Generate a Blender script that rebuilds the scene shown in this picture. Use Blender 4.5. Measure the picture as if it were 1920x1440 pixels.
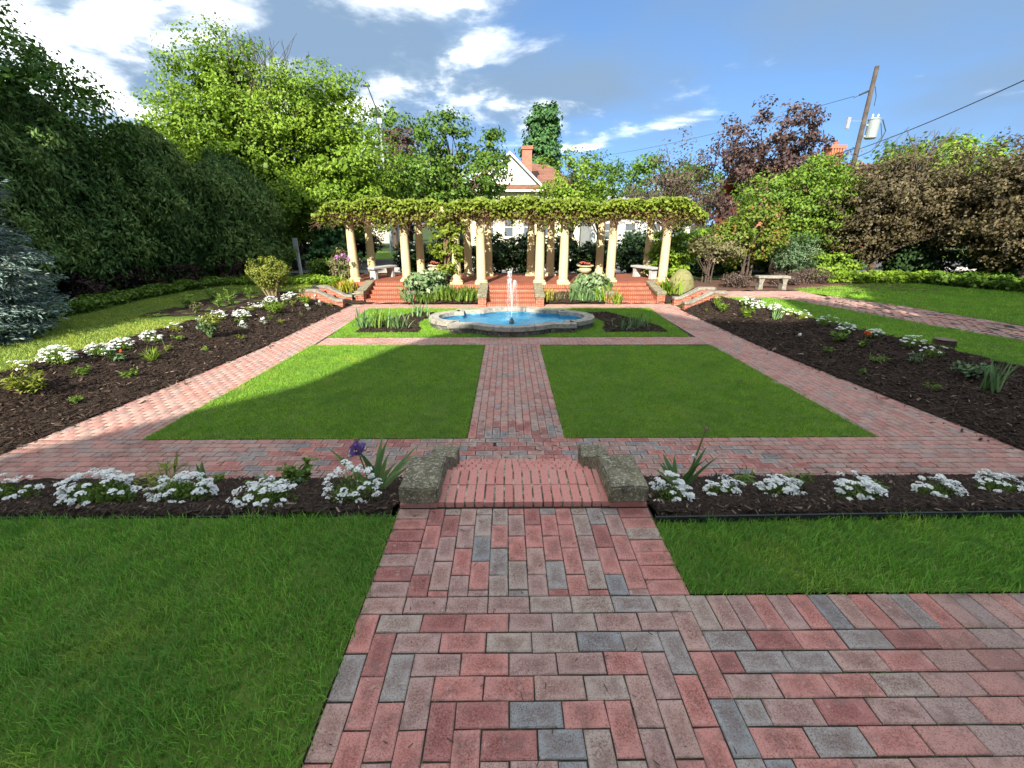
import bpy, bmesh, math, random
import numpy as np
from mathutils import Vector, Matrix
R = math.radians
rng = np.random.default_rng(7)
random.seed(7)
for o in list(bpy.data.objects): bpy.data.objects.remove(o)
scn = bpy.context.scene
col = scn.collection

# ------------------------------------------------------------------ camera
cam_d = bpy.data.cameras.new('camera'); cam = bpy.data.objects.new('camera', cam_d); col.objects.link(cam)
cam_d.sensor_width = 36; cam_d.lens = 15.34; cam_d.clip_start = .05; cam_d.clip_end = 3000
cam.location = (-.1, 0, 1.76); cam.rotation_euler = (R(90 - 20.1), 0, R(-.53))
scn.camera = cam
scn.render.resolution_x, scn.render.resolution_y = 1024, 768

# ------------------------------------------------------------------ sun, sky, exposure
SEED = (1.9, -14.7)
SUN_EL, SUN_AZ = 32, 15            # light travels mainly +Y, a little +X
sd = bpy.data.lights.new('sun', 'SUN'); sun = bpy.data.objects.new('sun', sd); col.objects.link(sun)
sd.energy = 2.55; sd.angle = R(.55); sd.color = (1, .93, .80)
sun.rotation_euler = (R(90 - SUN_EL), 0, R(-SUN_AZ)); sun.location = (-10, -30, 30)
scn.view_settings.view_transform = 'Standard'; scn.view_settings.look = 'None'
scn.view_settings.gamma = 1; scn.view_settings.exposure = 2.25
w = bpy.data.worlds.new('World'); scn.world = w; w.use_nodes = True
wn, wl = w.node_tree.nodes, w.node_tree.links
wn.clear()
def N(t, **k):
    n = wn.new(t)
    for a, b in k.items(): setattr(n, a, b)
    return n
out = N('ShaderNodeOutputWorld'); bg = N('ShaderNodeBackground'); bg.inputs[1].default_value = .10
sky = N('ShaderNodeTexSky', sky_type='NISHITA', sun_disc=False)
sky.sun_elevation = R(SUN_EL); sky.sun_rotation = R(180 + SUN_AZ); sky.air_density = 1.0; sky.dust_density = .6; sky.ozone_density = 1.6
tc = N('ShaderNodeTexCoord'); sep = N('ShaderNodeSeparateXYZ'); wl.new(tc.outputs['Generated'], sep.inputs[0])
def M(op, a, b=None, c=None, clamp=False):
    n = N('ShaderNodeMath', operation=op, use_clamp=clamp)
    for i, v in enumerate((a, b, c)):
        if v is None: continue
        if isinstance(v, (int, float)): n.inputs[i].default_value = v
        else: wl.new(v, n.inputs[i])
    return n.outputs[0]
X, Y, Z = sep.outputs
zc = M('ADD', M('MAXIMUM', Z, 0.0), .16)
cx, cy = M('DIVIDE', X, zc), M('DIVIDE', Y, zc)
cmb = N('ShaderNodeCombineXYZ'); wl.new(cx, cmb.inputs[0]); wl.new(cy, cmb.inputs[1]); cmb.inputs[2].default_value = 3.7
def wnoise(scale, loc, detail, rough=.55, dist=0.):
    mp = N('ShaderNodeMapping'); mp.inputs['Location'].default_value = loc; wl.new(cmb.outputs[0], mp.inputs[0])
    n = N('ShaderNodeTexNoise'); n.inputs['Scale'].default_value = scale; n.inputs['Detail'].default_value = detail; n.inputs['Roughness'].default_value = rough; n.inputs['Distortion'].default_value = dist
    wl.new(mp.outputs[0], n.inputs['Vector']); return n.outputs[0]
def sstep(v, a, b):
    n = N('ShaderNodeMapRange', interpolation_type='SMOOTHSTEP'); n.inputs[1].default_value = a; n.inputs[2].default_value = b; wl.new(v, n.inputs[0]); return n.outputs[0]
def wmix(f, a, b):
    n = N('ShaderNodeMix', data_type='RGBA')
    for i, v in ((0, f), (6, a), (7, b)):
        if isinstance(v, tuple): n.inputs[i].default_value = (*v, 1)
        else: wl.new(v, n.inputs[i])
    return n.outputs[2]
SX, SY = SEED
# soft grey-blue bank, then brighter cumulus; both thin out towards the right side of the sky
lean = M('ADD', M('MULTIPLY', cx, -.075), M('MULTIPLY', sstep(Z, .38, .75), .17))     # extra cloud added overhead, above the view, to brighten the shaded garden
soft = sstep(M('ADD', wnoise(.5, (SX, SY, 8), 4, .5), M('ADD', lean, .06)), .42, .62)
loc = (SX + 5.3, SY + 1.1, 2)
cu0 = wnoise(1.25, loc, 9, .58, .2); cu1 = wnoise(1.25, (loc[0] + .06, loc[1] + .16, loc[2]), 5, .55, .2)
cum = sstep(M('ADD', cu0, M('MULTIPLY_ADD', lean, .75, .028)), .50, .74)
shd = sstep(M('SUBTRACT', cu1, cu0), -.06, .045)
ccol = wmix(shd, (5.6, 5.7, 5.75), (1.25, 1.62, 2.0))
# look the clear sky up a little above the true direction: less white haze at the horizon
lift = N('ShaderNodeCombineXYZ'); wl.new(X, lift.inputs[0]); wl.new(Y, lift.inputs[1]); wl.new(M('MULTIPLY_ADD', M('MAXIMUM', Z, 0.0), .85, .20), lift.inputs[2])
vn_ = N('ShaderNodeVectorMath', operation='NORMALIZE'); wl.new(lift.outputs[0], vn_.inputs[0]); wl.new(vn_.outputs[0], sky.inputs['Vector'])
sat = N('ShaderNodeMix', data_type='RGBA', blend_type='MULTIPLY'); sat.inputs[0].default_value = 1; sat.inputs[7].default_value = (.325, .405, .475, 1)
wl.new(sky.outputs[0], sat.inputs[6])
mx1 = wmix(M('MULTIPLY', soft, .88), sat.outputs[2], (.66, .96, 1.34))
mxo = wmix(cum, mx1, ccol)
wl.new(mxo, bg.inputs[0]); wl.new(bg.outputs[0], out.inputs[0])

# ------------------------------------------------------------------ helpers
def tag(o, label=None, cat=None, group=None, kind=None):
    if label: o['label'] = label
    if cat: o['category'] = cat
    if group: o['group'] = group
    if kind: o['kind'] = kind
    return o
def link(name, me, parent=None, loc=None):
    o = bpy.data.objects.new(name, me); col.objects.link(o)
    if loc is not None: o.location = loc
    if parent is not None: o.parent = parent
    return o
def thing(name, label, cat, loc=(0, 0, 0), rz=0, group=None):
    o = link(name, None, None, loc); o.rotation_euler.z = rz; o.empty_display_size = .1
    return tag(o, label, cat, group)
def np_mesh(name, V, F, mat, rnd=None, smooth=False):
    """V (n,3); F (m,k) all faces the same size"""
    V = np.ascontiguousarray(V, np.float32); F = np.ascontiguousarray(F, np.int32)
    me = bpy.data.meshes.new(name); m, k = F.shape
    me.vertices.add(len(V)); me.vertices.foreach_set('co', V.ravel())
    me.loops.add(m * k); me.loops.foreach_set('vertex_index', F.ravel())
    me.polygons.add(m); me.polygons.foreach_set('loop_start', np.arange(0, m * k, k, dtype=np.int32))
    if smooth: me.polygons.foreach_set('use_smooth', np.ones(m, bool))
    me.update(calc_edges=True)
    if rnd is not None:
        a = me.attributes.new('rnd', 'FLOAT', 'FACE'); a.data.foreach_set('value', np.ascontiguousarray(rnd, np.float32))
    if mat: me.materials.append(mat)
    return me
class MB:
    """collects shapes of mixed face sizes, builds one mesh"""
    def __init__(s): s.v = []; s.f = []
    def add(s, v, f):
        n = len(s.v); s.v += [tuple(p) for p in v]; s.f += [tuple(i + n for i in q) for q in f]; return s
    def box(s, c, d, rz=0, taper=0, rx=0):
        x, y, z = d[0] / 2, d[1] / 2, d[2] / 2; t = 1 - taper
        P = [(-x, -y, -z), (x, -y, -z), (x, y, -z), (-x, y, -z), (-x * t, -y * t, z), (x * t, -y * t, z), (x * t, y * t, z), (-x * t, y * t, z)]
        m = Matrix.Rotation(rz, 3, 'Z') @ Matrix.Rotation(rx, 3, 'X')
        return s.add([m @ Vector(p) + Vector(c) for p in P], [(0, 3, 2, 1), (4, 5, 6, 7), (0, 1, 5, 4), (1, 2, 6, 5), (2, 3, 7, 6), (3, 0, 4, 7)])
    def tube(s, pts, rad, n=7, cap=True):
        pts = [Vector(p) for p in pts]; rad = rad if hasattr(rad, '__len__') else [rad] * len(pts)
        V = []; F = []; up = Vector((.13, .31, .94))
        for i, p in enumerate(pts):
            d = (pts[min(i + 1, len(pts) - 1)] - pts[max(i - 1, 0)]).normalized()
            a = d.cross(up)
            if a.length < .05: a = d.cross(Vector((1, 0, 0)))
            a.normalize(); b = d.cross(a)
            for j in range(n):
                t = 2 * math.pi * j / n; V.append(p + (a * math.cos(t) + b * math.sin(t)) * rad[i])
        for i in range(len(pts) - 1):
            for j in range(n):
                k = (j + 1) % n; F.append((i * n + j, (i + 1) * n + j, (i + 1) * n + k, i * n + k))
        if cap: F.append(tuple(range(n))); F.append(tuple(reversed(range((len(pts) - 1) * n, len(pts) * n))))
        return s.add(V, F)
    def lathe(s, prof, c=(0, 0, 0), n=24):
        V = []; F = []
        for r, z in prof:
            for j in range(n):
                t = 2 * math.pi * j / n; V.append((c[0] + r * math.cos(t), c[1] + r * math.sin(t), c[2] + z))
        for i in range(len(prof) - 1):
            for j in range(n):
                k = (j + 1) % n; F.append((i * n + j, i * n + k, (i + 1) * n + k, (i + 1) * n + j))
        F.append(tuple(reversed(range(n)))); F.append(tuple(range((len(prof) - 1) * n, len(prof) * n)))
        return s.add(V, F)
    def prism(s, poly, z0, z1):
        n = len(poly)
        V = [(p[0], p[1], z0) for p in poly] + [(p[0], p[1], z1) for p in poly]
        F = [tuple(reversed(range(n))), tuple(range(n, 2 * n))] + [(i, (i + 1) % n, n + (i + 1) % n, n + i) for i in range(n)]
        return s.add(V, F)
    def extrude(s, prof, axis, a0, a1):
        """prof = [(u,z)] ; axis 'x': u is y, runs a0..a1 along x ; axis 'y': u is x"""
        n = len(prof); P = (lambda a, u, z: (a, u, z)) if axis == 'x' else (lambda a, u, z: (u, a, z))
        V = [P(a0, u, z) for u, z in prof] + [P(a1, u, z) for u, z in prof]
        F = [tuple(range(n)), tuple(reversed(range(n, 2 * n)))] + [(i, n + i, n + (i + 1) % n, (i + 1) % n) for i in range(n)]
        return s.add(V, F)
    def mesh(s, name, mat, smooth=False, bevel=0, fix=True):
        me = bpy.data.meshes.new(name); me.from_pydata(s.v, [], s.f)
        if fix or bevel:
            bm = bmesh.new(); bm.from_mesh(me); bmesh.ops.recalc_face_normals(bm, faces=bm.faces)
            if bevel:
                es = [e for e in bm.edges if len(e.link_faces) == 2 and e.calc_face_angle(0) > .5]
                bmesh.ops.bevel(bm, geom=es, offset=bevel, segments=2, affect='EDGES', profile=.6)
            bm.to_mesh(me); bm.free()
        if smooth: me.polygons.foreach_set('use_smooth', [True] * len(me.polygons))
        if mat: me.materials.append(mat)
        return me
    def build(s, name, mat, parent=None, loc=None, **k): return link(name, s.mesh(name, mat, **k), parent, loc)

# ------------------------------------------------------------------ materials
class Mat:
    def __init__(s, name, rough=.8, spec=.3):
        s.m = bpy.data.materials.new(name); s.m.use_nodes = True; s.n = s.m.node_tree.nodes; s.l = s.m.node_tree.links
        s.b = s.n['Principled BSDF']; s.b.inputs['Roughness'].default_value = rough; s.b.inputs['Specular IOR Level'].default_value = spec
        s.o = s.n['Material Output']; s.tc = None
    def new(s, t, **k):
        n = s.n.new(t)
        for a, b in k.items(): setattr(n, a, b)
        return n
    def coord(s, kind='Object'):
        if not s.tc: s.tc = s.new('ShaderNodeTexCoord')
        return s.tc.outputs[kind]
    def pos(s): return s.new('ShaderNodeNewGeometry').outputs['Position']
    def noise(s, scale, vec=None, detail=4, rough=.55, stretch=None):
        n = s.new('ShaderNodeTexNoise'); n.inputs['Scale'].default_value = scale; n.inputs['Detail'].default_value = detail; n.inputs['Roughness'].default_value = rough
        v = vec if vec is not None else s.pos()
        if stretch:
            mp = s.new('ShaderNodeMapping'); mp.inputs['Scale'].default_value = stretch; s.l.new(v, mp.inputs[0]); v = mp.outputs[0]
        s.l.new(v, n.inputs['Vector']); return n.outputs[0]
    def ramp(s, fac, stops, interp='LINEAR'):
        r = s.new('ShaderNodeValToRGB'); r.color_ramp.interpolation = interp
        e = r.color_ramp.elements
        while len(e) < len(stops): e.new(.5)
        for i, (p, c) in enumerate(stops): e[i].position = p; e[i].color = (*c, 1)
        s.l.new(fac, r.inputs[0]); return r.outputs[0]
    def mix(s, fac, a, b, mode='MIX'):
        n = s.new('ShaderNodeMix', data_type='RGBA', blend_type=mode)
        for i, v in ((0, fac), (6, a), (7, b)):
            if isinstance(v, (int, float)): n.inputs[i].default_value = v
            elif isinstance(v, tuple): n.inputs[i].default_value = (*v, 1)
            else: s.l.new(v, n.inputs[i])
        return n.outputs[2]
    def math(s, op, a, b=0.):
        n = s.new('ShaderNodeMath', operation=op)
        for i, v in enumerate((a, b)):
            if isinstance(v, (int, float)): n.inputs[i].default_value = v
            else: s.l.new(v, n.inputs[i])
        return n.outputs[0]
    def attr(s, name='rnd'): return s.new('ShaderNodeAttribute', attribute_name=name).outputs['Fac']
    def color(s, c):
        if isinstance(c, tuple): s.b.inputs['Base Color'].default_value = (*c, 1)
        else: s.l.new(c, s.b.inputs['Base Color'])
        return s
    def bump(s, h, st=.4, dist=.01):
        b = s.new('ShaderNodeBump'); b.inputs['Strength'].default_value = st; b.inputs['Distance'].default_value = dist
        s.l.new(h, b.inputs['Height']); s.l.new(b.outputs[0], s.b.inputs['Normal']); return s
    def translucent(s, colr, f=.3):
        t = s.new('ShaderNodeBsdfTranslucent'); mx = s.new('ShaderNodeMixShader'); mx.inputs[0].default_value = f
        if isinstance(colr, tuple): t.inputs[0].default_value = (*colr, 1)
        else: s.l.new(colr, t.inputs[0])
        s.l.new(s.b.outputs[0], mx.inputs[1]); s.l.new(t.outputs[0], mx.inputs[2]); s.l.new(mx.outputs[0], s.o.inputs[0]); return s
def simple(name, c, rough=.8, var=.25, scale=6, bump=.2, bscale=60, spec=.3, metal=0):
    m = Mat(name, rough, spec); m.b.inputs['Metallic'].default_value = metal
    f = m.noise(scale)
    m.color(m.ramp(f, [(.25, tuple(v * (1 - var) for v in c)), (.75, tuple(min(1, v * (1 + var)) for v in c))]))
    if bump: m.bump(m.noise(bscale), bump, .004)
    return m.m
def leafmat(name, dark, light, tip=None, trans=.3, rough=.5, nscale=.6):
    m = Mat(name, rough, .25)
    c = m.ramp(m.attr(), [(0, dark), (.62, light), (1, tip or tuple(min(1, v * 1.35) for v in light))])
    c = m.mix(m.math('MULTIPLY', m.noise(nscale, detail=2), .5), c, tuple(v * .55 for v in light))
    m.color(c); m.translucent(m.mix(1, c, (1.0, 1.0, .6), 'MULTIPLY'), trans)
    return m.m

PAL = [(0, (.50, .235, .20)), (.16, (.38, .165, .145)), (.28, (.42, .275, .24)), (.44, (.41, .32, .27)), (.55, (.34, .30, .275)), (.66, (.52, .23, .195)), (.80, (.27, .265, .26)), (.89, (.45, .29, .245)), (1, (.15, .155, .165))]
def brickmat(name, rnd):
    m = Mat(name, .88, .18)
    r = m.new('ShaderNodeObjectInfo').outputs['Random'] if rnd == 'obj' else m.attr()
    c = m.ramp(r, PAL, 'CONSTANT')
    if rnd != 'obj': c = m.mix(.5, c, (.42, .245, .205))
    p = m.pos()
    dark = m.mix(1, c, (.45, .40, .40), 'MULTIPLY')
    wear = m.noise(4.5, p, 3, .6)                                   # how worn each area is
    sp = m.math('ADD', m.noise(150, p, 4, .75), m.math('MULTIPLY', wear, .22))
    c = m.mix(m.ramp(sp, [(.50, (.85, .85, .85)), (.61, (0, 0, 0))]), c, dark)
    if rnd == 'obj':                                                # faces worn darker towards the middle of each paver
        sx = m.new('ShaderNodeSeparateXYZ'); m.l.new(m.coord('Generated'), sx.inputs[0])
        dx, dy = (m.math('MULTIPLY', m.math('ABSOLUTE', m.math('SUBTRACT', sx.outputs[i], .5)), 2.) for i in (0, 1))
        mid = m.math('SUBTRACT', m.math('ADD', 1.05, m.math('MULTIPLY', m.noise(17, p, 3, .6), .5)), m.math('ADD', m.math('MAXIMUM', dx, dy), m.math('MULTIPLY', wear, .55)))
        grit = m.math('MULTIPLY', m.ramp(mid, [(.2, (0, 0, 0)), (.62, (1, 1, 1))]), m.ramp(m.noise(95, p, 4, .75), [(.38, (.15, .15, .15)), (.6, (.8, .8, .8))]))
        c = m.mix(grit, c, m.mix(1, c, (.55, .42, .40), 'MULTIPLY'))
    blot = m.noise(13, p, 5, .7)
    c = m.mix(m.ramp(blot, [(.50, (0, 0, 0)), (.66, (.6, .6, .6))]), c, (.17, .105, .09))
    pale = m.noise(22, p, 4, .7)
    c = m.mix(m.ramp(pale, [(.58, (0, 0, 0)), (.72, (.4, .4, .4))]), c, (.55, .45, .39))
    big = m.noise(1.1, p, 4, .6)
    c = m.mix(m.ramp(big, [(.52, (0, 0, 0)), (.74, (.45, .45, .45))]), c, (.12, .085, .07))
    m.color(c); m.bump(m.noise(190, p, 3, .7), .5, .003)
    return m.m
M_brick = brickmat('paver_brick', 'obj'); M_brick_s = brickmat('paver_brick_far', 'attr')
mm = Mat('joint_sand', .95, .1); mm.color(mm.ramp(mm.noise(30), [(.42, (.03, .026, .022)), (.58, (.05, .043, .033)), (.70, (.045, .075, .02))])); M_joint = mm.m
def masonry(name, sx=.21, sy=.075, c1=(.36, .108, .062), c2=(.28, .075, .045), mortar=(.36, .28, .22), axis='xz', ms=.012):
    m = Mat(name, .88, .2)
    sp = m.new('ShaderNodeSeparateXYZ'); m.l.new(m.pos(), sp.inputs[0]); cb = m.new('ShaderNodeCombineXYZ')
    ax = {'x': 0, 'y': 1, 'z': 2}
    m.l.new(sp.outputs[ax[axis[0]]], cb.inputs[0]); m.l.new(sp.outputs[ax[axis[1]]], cb.inputs[1])
    b = m.new('ShaderNodeTexBrick'); b.inputs['Scale'].default_value = 1; b.inputs['Brick Width'].default_value = sx; b.inputs['Row Height'].default_value = sy; b.inputs['Mortar Size'].default_value = ms * .5
    b.inputs['Color1'].default_value = (*c1, 1); b.inputs['Color2'].default_value = (*c2, 1); b.inputs['Mortar'].default_value = (*mortar, 1); b.inputs['Bias'].default_value = -.2
    m.l.new(cb.outputs[0], b.inputs['Vector'])
    c = m.mix(m.ramp(m.noise(4), [(.5, (0, 0, 0)), (.75, (.45, .45, .45))]), b.outputs['Color'], (.16, .05, .03))
    m.color(c)
    bp = m.new('ShaderNodeBump'); bp.inputs['Strength'].default_value = .6; bp.inputs['Distance'].default_value = .006; bp.invert = True
    m.l.new(b.outputs['Fac'], bp.inputs['Height']); m.l.new(bp.outputs[0], m.b.inputs['Normal'])
    return m.m
M_wall = masonry('red_brick_wall'); M_wally = masonry('red_brick_wall_side', axis='yz')
M_row = masonry('rowlock_brick', .075, .4, axis='xz'); M_rowx = masonry('rowlock_brick_side', .075, .4, axis='yz'); M_tread = masonry('brick_paving_red', .075, .21, (.36, .1, .05), (.25, .065, .035), (.16, .11, .08), 'xy')
M_fine = masonry('brick_paving_terrace', .21, .105, (.28, .085, .05), (.17, .055, .035), (.1, .075, .055), 'xy')
mm = Mat('pink_step_brick', .85, .2); _r = mm.new('ShaderNodeObjectInfo').outputs['Random']
mm.color(mm.mix(mm.ramp(mm.noise(60), [(.52, (0, 0, 0)), (.7, (.4, .4, .4))]), mm.ramp(_r, [(0, (.50, .20, .17)), (.5, (.57, .235, .20)), (1, (.53, .25, .21))]), (.22, .075, .065))); mm.bump(mm.noise(150), .3, .002); M_pink = mm.m
mm = Mat('mortar', .95, .1); mm.color(mm.ramp(mm.noise(14, detail=6), [(.38, (.10, .08, .06)), (.5, (.22, .19, .14)), (.66, (.55, .5, .42))])); M_mortar = mm.m
def stonemat(name, a, b, lich=(.42, .42, .34), s=1.0):
    m = Mat(name, .9, .2); p = m.pos()
    c = m.ramp(m.noise(7 * s, p, 6, .65), [(.3, a), (.7, b)])
    c = m.mix(m.ramp(m.noise(38 * s, p, 4, .7), [(.53, (0, 0, 0)), (.63, (.8, .8, .8))]), c, lich)
    c = m.mix(m.ramp(m.noise(16 * s, p, 5, .7), [(.55, (0, 0, 0)), (.68, (.75, .75, .75))]), c, (.035, .035, .03))
    c = m.mix(m.ramp(m.noise(11 * s, m.coord(), 4, .7), [(.58, (0, 0, 0)), (.72, (.55, .55, .55))]), c, (.16, .15, .035))
    m.color(c); m.bump(m.noise(70, p, 5, .7), .8, .008); return m.m
M_mossy = stonemat('mossy_sandstone', (.085, .075, .05), (.24, .21, .14), (.48, .45, .34), 1.3)
M_stone = stonemat('limestone_coping', (.19, .175, .15), (.36, .335, .29), (.44, .42, .37), .5)
M_sidestone = stonemat('basin_stone_side', (.03, .03, .028), (.13, .12, .10), (.3, .28, .23), .6)  # darker stone tone for the sides of the basin
M_boulder = stonemat('mossy_boulder', (.13, .13, .05), (.22, .21, .09), (.22, .2, .1), .4)
M_conc = stonemat('weathered_concrete', (.15, .14, .115), (.28, .26, .215), (.36, .34, .29), .6)
M_cream = simple('cream_paint', (.54, .45, .26), .65, .12, 2.5, .25, 25)
M_white = simple('white_paint', (.64, .63, .60), .6, .06, 3, .1)
M_pale = simple('pale_stone_bench', (.38, .38, .37), .75, .15, 5, .2)
M_black = simple('black_edging', (.02, .02, .022), .5, .2, 5, 0)
M_bark = simple('bark', (.075, .055, .042), .95, .5, 14, .9, 30)
M_twig = simple('dry_vine_stem', (.16, .095, .06), .9, .35, 9, .5, 40)
M_asph = simple('asphalt', (.085, .085, .09), .95, .2, 2, .3)
M_side = simple('concrete_walk', (.42, .39, .35), .9, .12, 2, .2)
M_metal = simple('grey_metal', (.42, .43, .45), .45, .05, 3, 0, metal=.6)
M_dark = simple('dark_metal', (.04, .04, .045), .5, .1, 3, 0)
mm = Mat('garden_soil', .95, .1); mm.color(mm.ramp(mm.noise(1.2, detail=5), [(.35, (.035, .05, .018)), (.65, (.055, .085, .025))])); mm.bump(mm.noise(40), .5, .02); M_soil = mm.m
mm = Mat('bark_mulch', .95, .12)
mm.color(mm.ramp(mm.noise(55, detail=5, rough=.7, stretch=(1, .45, 1)), [(.33, (.010, .007, .0055)), (.52, (.036, .024, .018)), (.7, (.08, .053, .038))])); mm.bump(mm.noise(45, detail=5, rough=.7, stretch=(1, .5, 1)), 1.0, .03); M_mulch = mm.m
mm = Mat('mulch_chip', .9, .15); mm.color(mm.ramp(mm.attr(), [(0, (.014, .010, .008)), (.55, (.048, .032, .024)), (.92, (.10, .07, .05)), (1, (.26, .19, .14))])); M_chip = mm.m
def lawnbase(name, a, b):
    m = Mat(name, .9, .1); m.color(m.ramp(m.noise(5, detail=5), [(.3, a), (.7, b)])); m.bump(m.noise(80), .6, .02); return m.m
M_turf = lawnbase('turf_thatch', (.06, .10, .018), (.11, .17, .03))
def grassmat(name, a, b, c):
    m = Mat(name, .55, .2)
    k = m.ramp(m.attr(), [(0, a), (.6, b), (.93, c), (1, (.26, .23, .09))])
    k = m.mix(m.ramp(m.noise(1.3, detail=5, rough=.65), [(.42, (0, 0, 0)), (.66, (.8, .8, .8))]), k, (b[0] * .5, b[1] * .62, b[2] * .9))
    k = m.mix(m.ramp(m.noise(11, detail=3), [(.5, (0, 0, 0)), (.7, (.6, .6, .6))]), k, (b[0] * .45, b[1] * .55, b[2]))
    k = m.mix(m.ramp(m.noise(2.3, detail=4), [(.56, (0, 0, 0)), (.72, (.5, .5, .5))]), k, (.40, .46, .07))
    m.color(k); m.translucent(k, .3); return m.m
M_grass = grassmat('grass_blade', (.095, .25, .03), (.205, .43, .05), (.34, .54, .085))
M_grass2 = grassmat('lawn_blade', (.125, .28, .02), (.255, .48, .04), (.38, .58, .065))
M_grass3 = grassmat('dry_lawn_blade', (.2, .28, .04), (.38, .45, .07), (.48, .50, .11))

# ------------------------------------------------------------------ lie of the land
def lerp(a, b, t): return a + (b - a) * t
def cl(v): return np.clip(v, 0, 1)
def xo(y): return np.interp(y, [4.0, 4.6, 9.3, 13.8], [6.3, 6.1, 5.52, 5.4])
def xt(x, y):
    l = np.interp(y, [4., 7, 9.5, 11, 13.5, 16], [7.9, 7.75, 7.5, 7.4, 7.25, 6.6]); r = np.interp(y, [4., 6.4, 7.7, 9.7, 11.5, 14], [8.3, 7.95, 7.75, 7.25, 6.95, 6.4])
    return np.where(np.asarray(x) < 0, l, r)
def h(x, y):
    x = np.asarray(x, float); y = np.asarray(y, float); ax = np.abs(x)
    o = xo(y); t = cl((ax - o) / (xt(x, y) - o)); zs = -.8 + .45 * t
    f = cl((y - 2.4) / 1.62); z = np.where(y < 4.02, lerp(0, zs, f), zs)
    z = np.where(y > 14.85, lerp(zs, np.maximum(zs, -.5), cl((y - 14.85) / .9)), z)
    z = np.where((y > 14.85) & (y < 16.4) & ((ax < 1.02) | (np.abs(ax - 4.27) < .8)), -.8, z)
    return lerp(z, -.5, cl((y - 17) / 4))
def H(x, y): return float(h(x, y))

def grid(name, x0, x1, y0, y1, nx, ny, off, mat, bumpz=0, kind='structure', parent=None, label=None, cat=None):
    """sheet following the land between x0(y) and x1(y)"""
    fx0 = x0 if callable(x0) else (lambda y: np.full_like(y, x0)); fx1 = x1 if callable(x1) else (lambda y: np.full_like(y, x1))
    ys = np.linspace(y0, y1, ny); u = np.linspace(0, 1, nx); a, b = fx0(ys), fx1(ys)
    Xg = a[:, None] + (b - a)[:, None] * u[None]; Yg = np.repeat(ys[:, None], nx, 1); Zg = h(Xg, Yg) + off
    if bumpz: Zg = Zg + rng.normal(0, bumpz, Zg.shape)
    V = np.stack([Xg, Yg, Zg], -1).reshape(-1, 3)
    i = (np.arange(ny - 1)[:, None] * nx + np.arange(nx - 1)[None]).ravel()
    F = np.stack([i, i + 1, i + nx + 1, i + nx], -1)
    o = link(name, np_mesh(name, V, F, mat, smooth=True), parent)
    return tag(o, label, cat, kind=kind)
def nonuni():
    def ax(inner0, inner1, step, lo, hi):
        a = list(np.arange(inner0, inner1 + 1e-6, step)); s = step
        while a[-1] < hi: s *= 1.5; a.append(a[-1] + s)
        s = step
        while a[0] > lo: s *= 1.5; a.insert(0, a[0] - s)
        return np.array(a)
    xs, ys = ax(-13, 13, .3, -1500, 1500), ax(-3, 22, .3, -1500, 2000)
    Xg, Yg = np.meshgrid(xs, ys); Zg = h(Xg, Yg) - .06
    hole = (np.abs(Xg) < 1.25) & (Yg > 2.3) & (Yg < 4.4); Zg = np.where(hole, Zg - .25, Zg)
    V = np.stack([Xg, Yg, Zg], -1).reshape(-1, 3); nx, ny = len(xs), len(ys)
    i = (np.arange(ny - 1)[:, None] * nx + np.arange(nx - 1)[None]).ravel()
    return V, np.stack([i, i + 1, i + nx + 1, i + nx], -1)
tag(link('ground', np_mesh('ground', *nonuni(), M_soil, smooth=True)), 'dark green open ground around the garden', kind='structure')

# ---- grass blades, mulch chips (one object each: nobody could count them)
def sample(x0, x1, y0, y1, dens, mask=None, rag=.0):
    fx0 = x0 if callable(x0) else (lambda y: np.full_like(y, x0)); fx1 = x1 if callable(x1) else (lambda y: np.full_like(y, x1))
    yy = np.linspace(y0, y1, 60); A = float(np.mean(fx1(yy) - fx0(yy))) * (y1 - y0); wmax = float(np.max(fx1(yy) - fx0(yy)))
    n = int(dens * wmax * (y1 - y0)); y = rng.uniform(y0, y1, n); a, b = fx0(y), fx1(y); u = rng.uniform(0, wmax, n)
    k = u < (b - a); x = (a + u)[k]; y = y[k]
    if mask is not None: k = mask(x, y); x, y = x[k], y[k]
    return x, y
def blades(name, x, y, off, hgt, wid, mat, label, lean=.6, z=None, seg2=True, hz=None):
    x = x + rng.normal(0, .009, len(x)); y = y + rng.normal(0, .009, len(y))
    n = len(x); zz = (h(x, y) if z is None else z) + off
    # patchy height
    ph = .75 + .5 * (np.sin(x * 9.1 + 2 * np.sin(y * 7.3)) * np.sin(y * 8.3 + 1.5 * np.sin(x * 5.7)) * .5 + .5)
    H_ = hgt * rng.uniform(.55, 1.25, n) * ph; a = rng.uniform(0, 2 * np.pi, n); la = rng.uniform(0, 2 * np.pi, n); L = lean * rng.uniform(.2, 1.2, n) * H_
    dx, dy = np.cos(a) * wid * .5, np.sin(a) * wid * .5; lx, ly = np.cos(la) * L, np.sin(la) * L
    b = np.stack([x, y, zz], -1); e = np.stack([dx, dy, np.zeros(n)], -1)
    mid = b + np.stack([lx * .35, ly * .35, H_ * .6], -1); tip = b + np.stack([lx, ly, H_], -1)
    rnd = rng.beta(2, 2, n)
    if seg2:
        V = np.stack([b - e, b + e, mid + e * .8, mid - e * .8, tip], 1).reshape(-1, 3); i = np.arange(n) * 5
        F = np.concatenate([np.stack([i, i + 1, i + 2], -1), np.stack([i, i + 2, i + 3], -1), np.stack([i + 3, i + 2, i + 4], -1)]); rnd = np.tile(rnd, 3)
    else:
        V = np.stack([b - e, b + e, tip], 1).reshape(-1, 3); i = np.arange(n) * 3; F = np.stack([i, i + 1, i + 2], -1)
    o = link(name, np_mesh(name, V, F, mat, rnd)); return tag(o, label, 'grass', kind='stuff')
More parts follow.
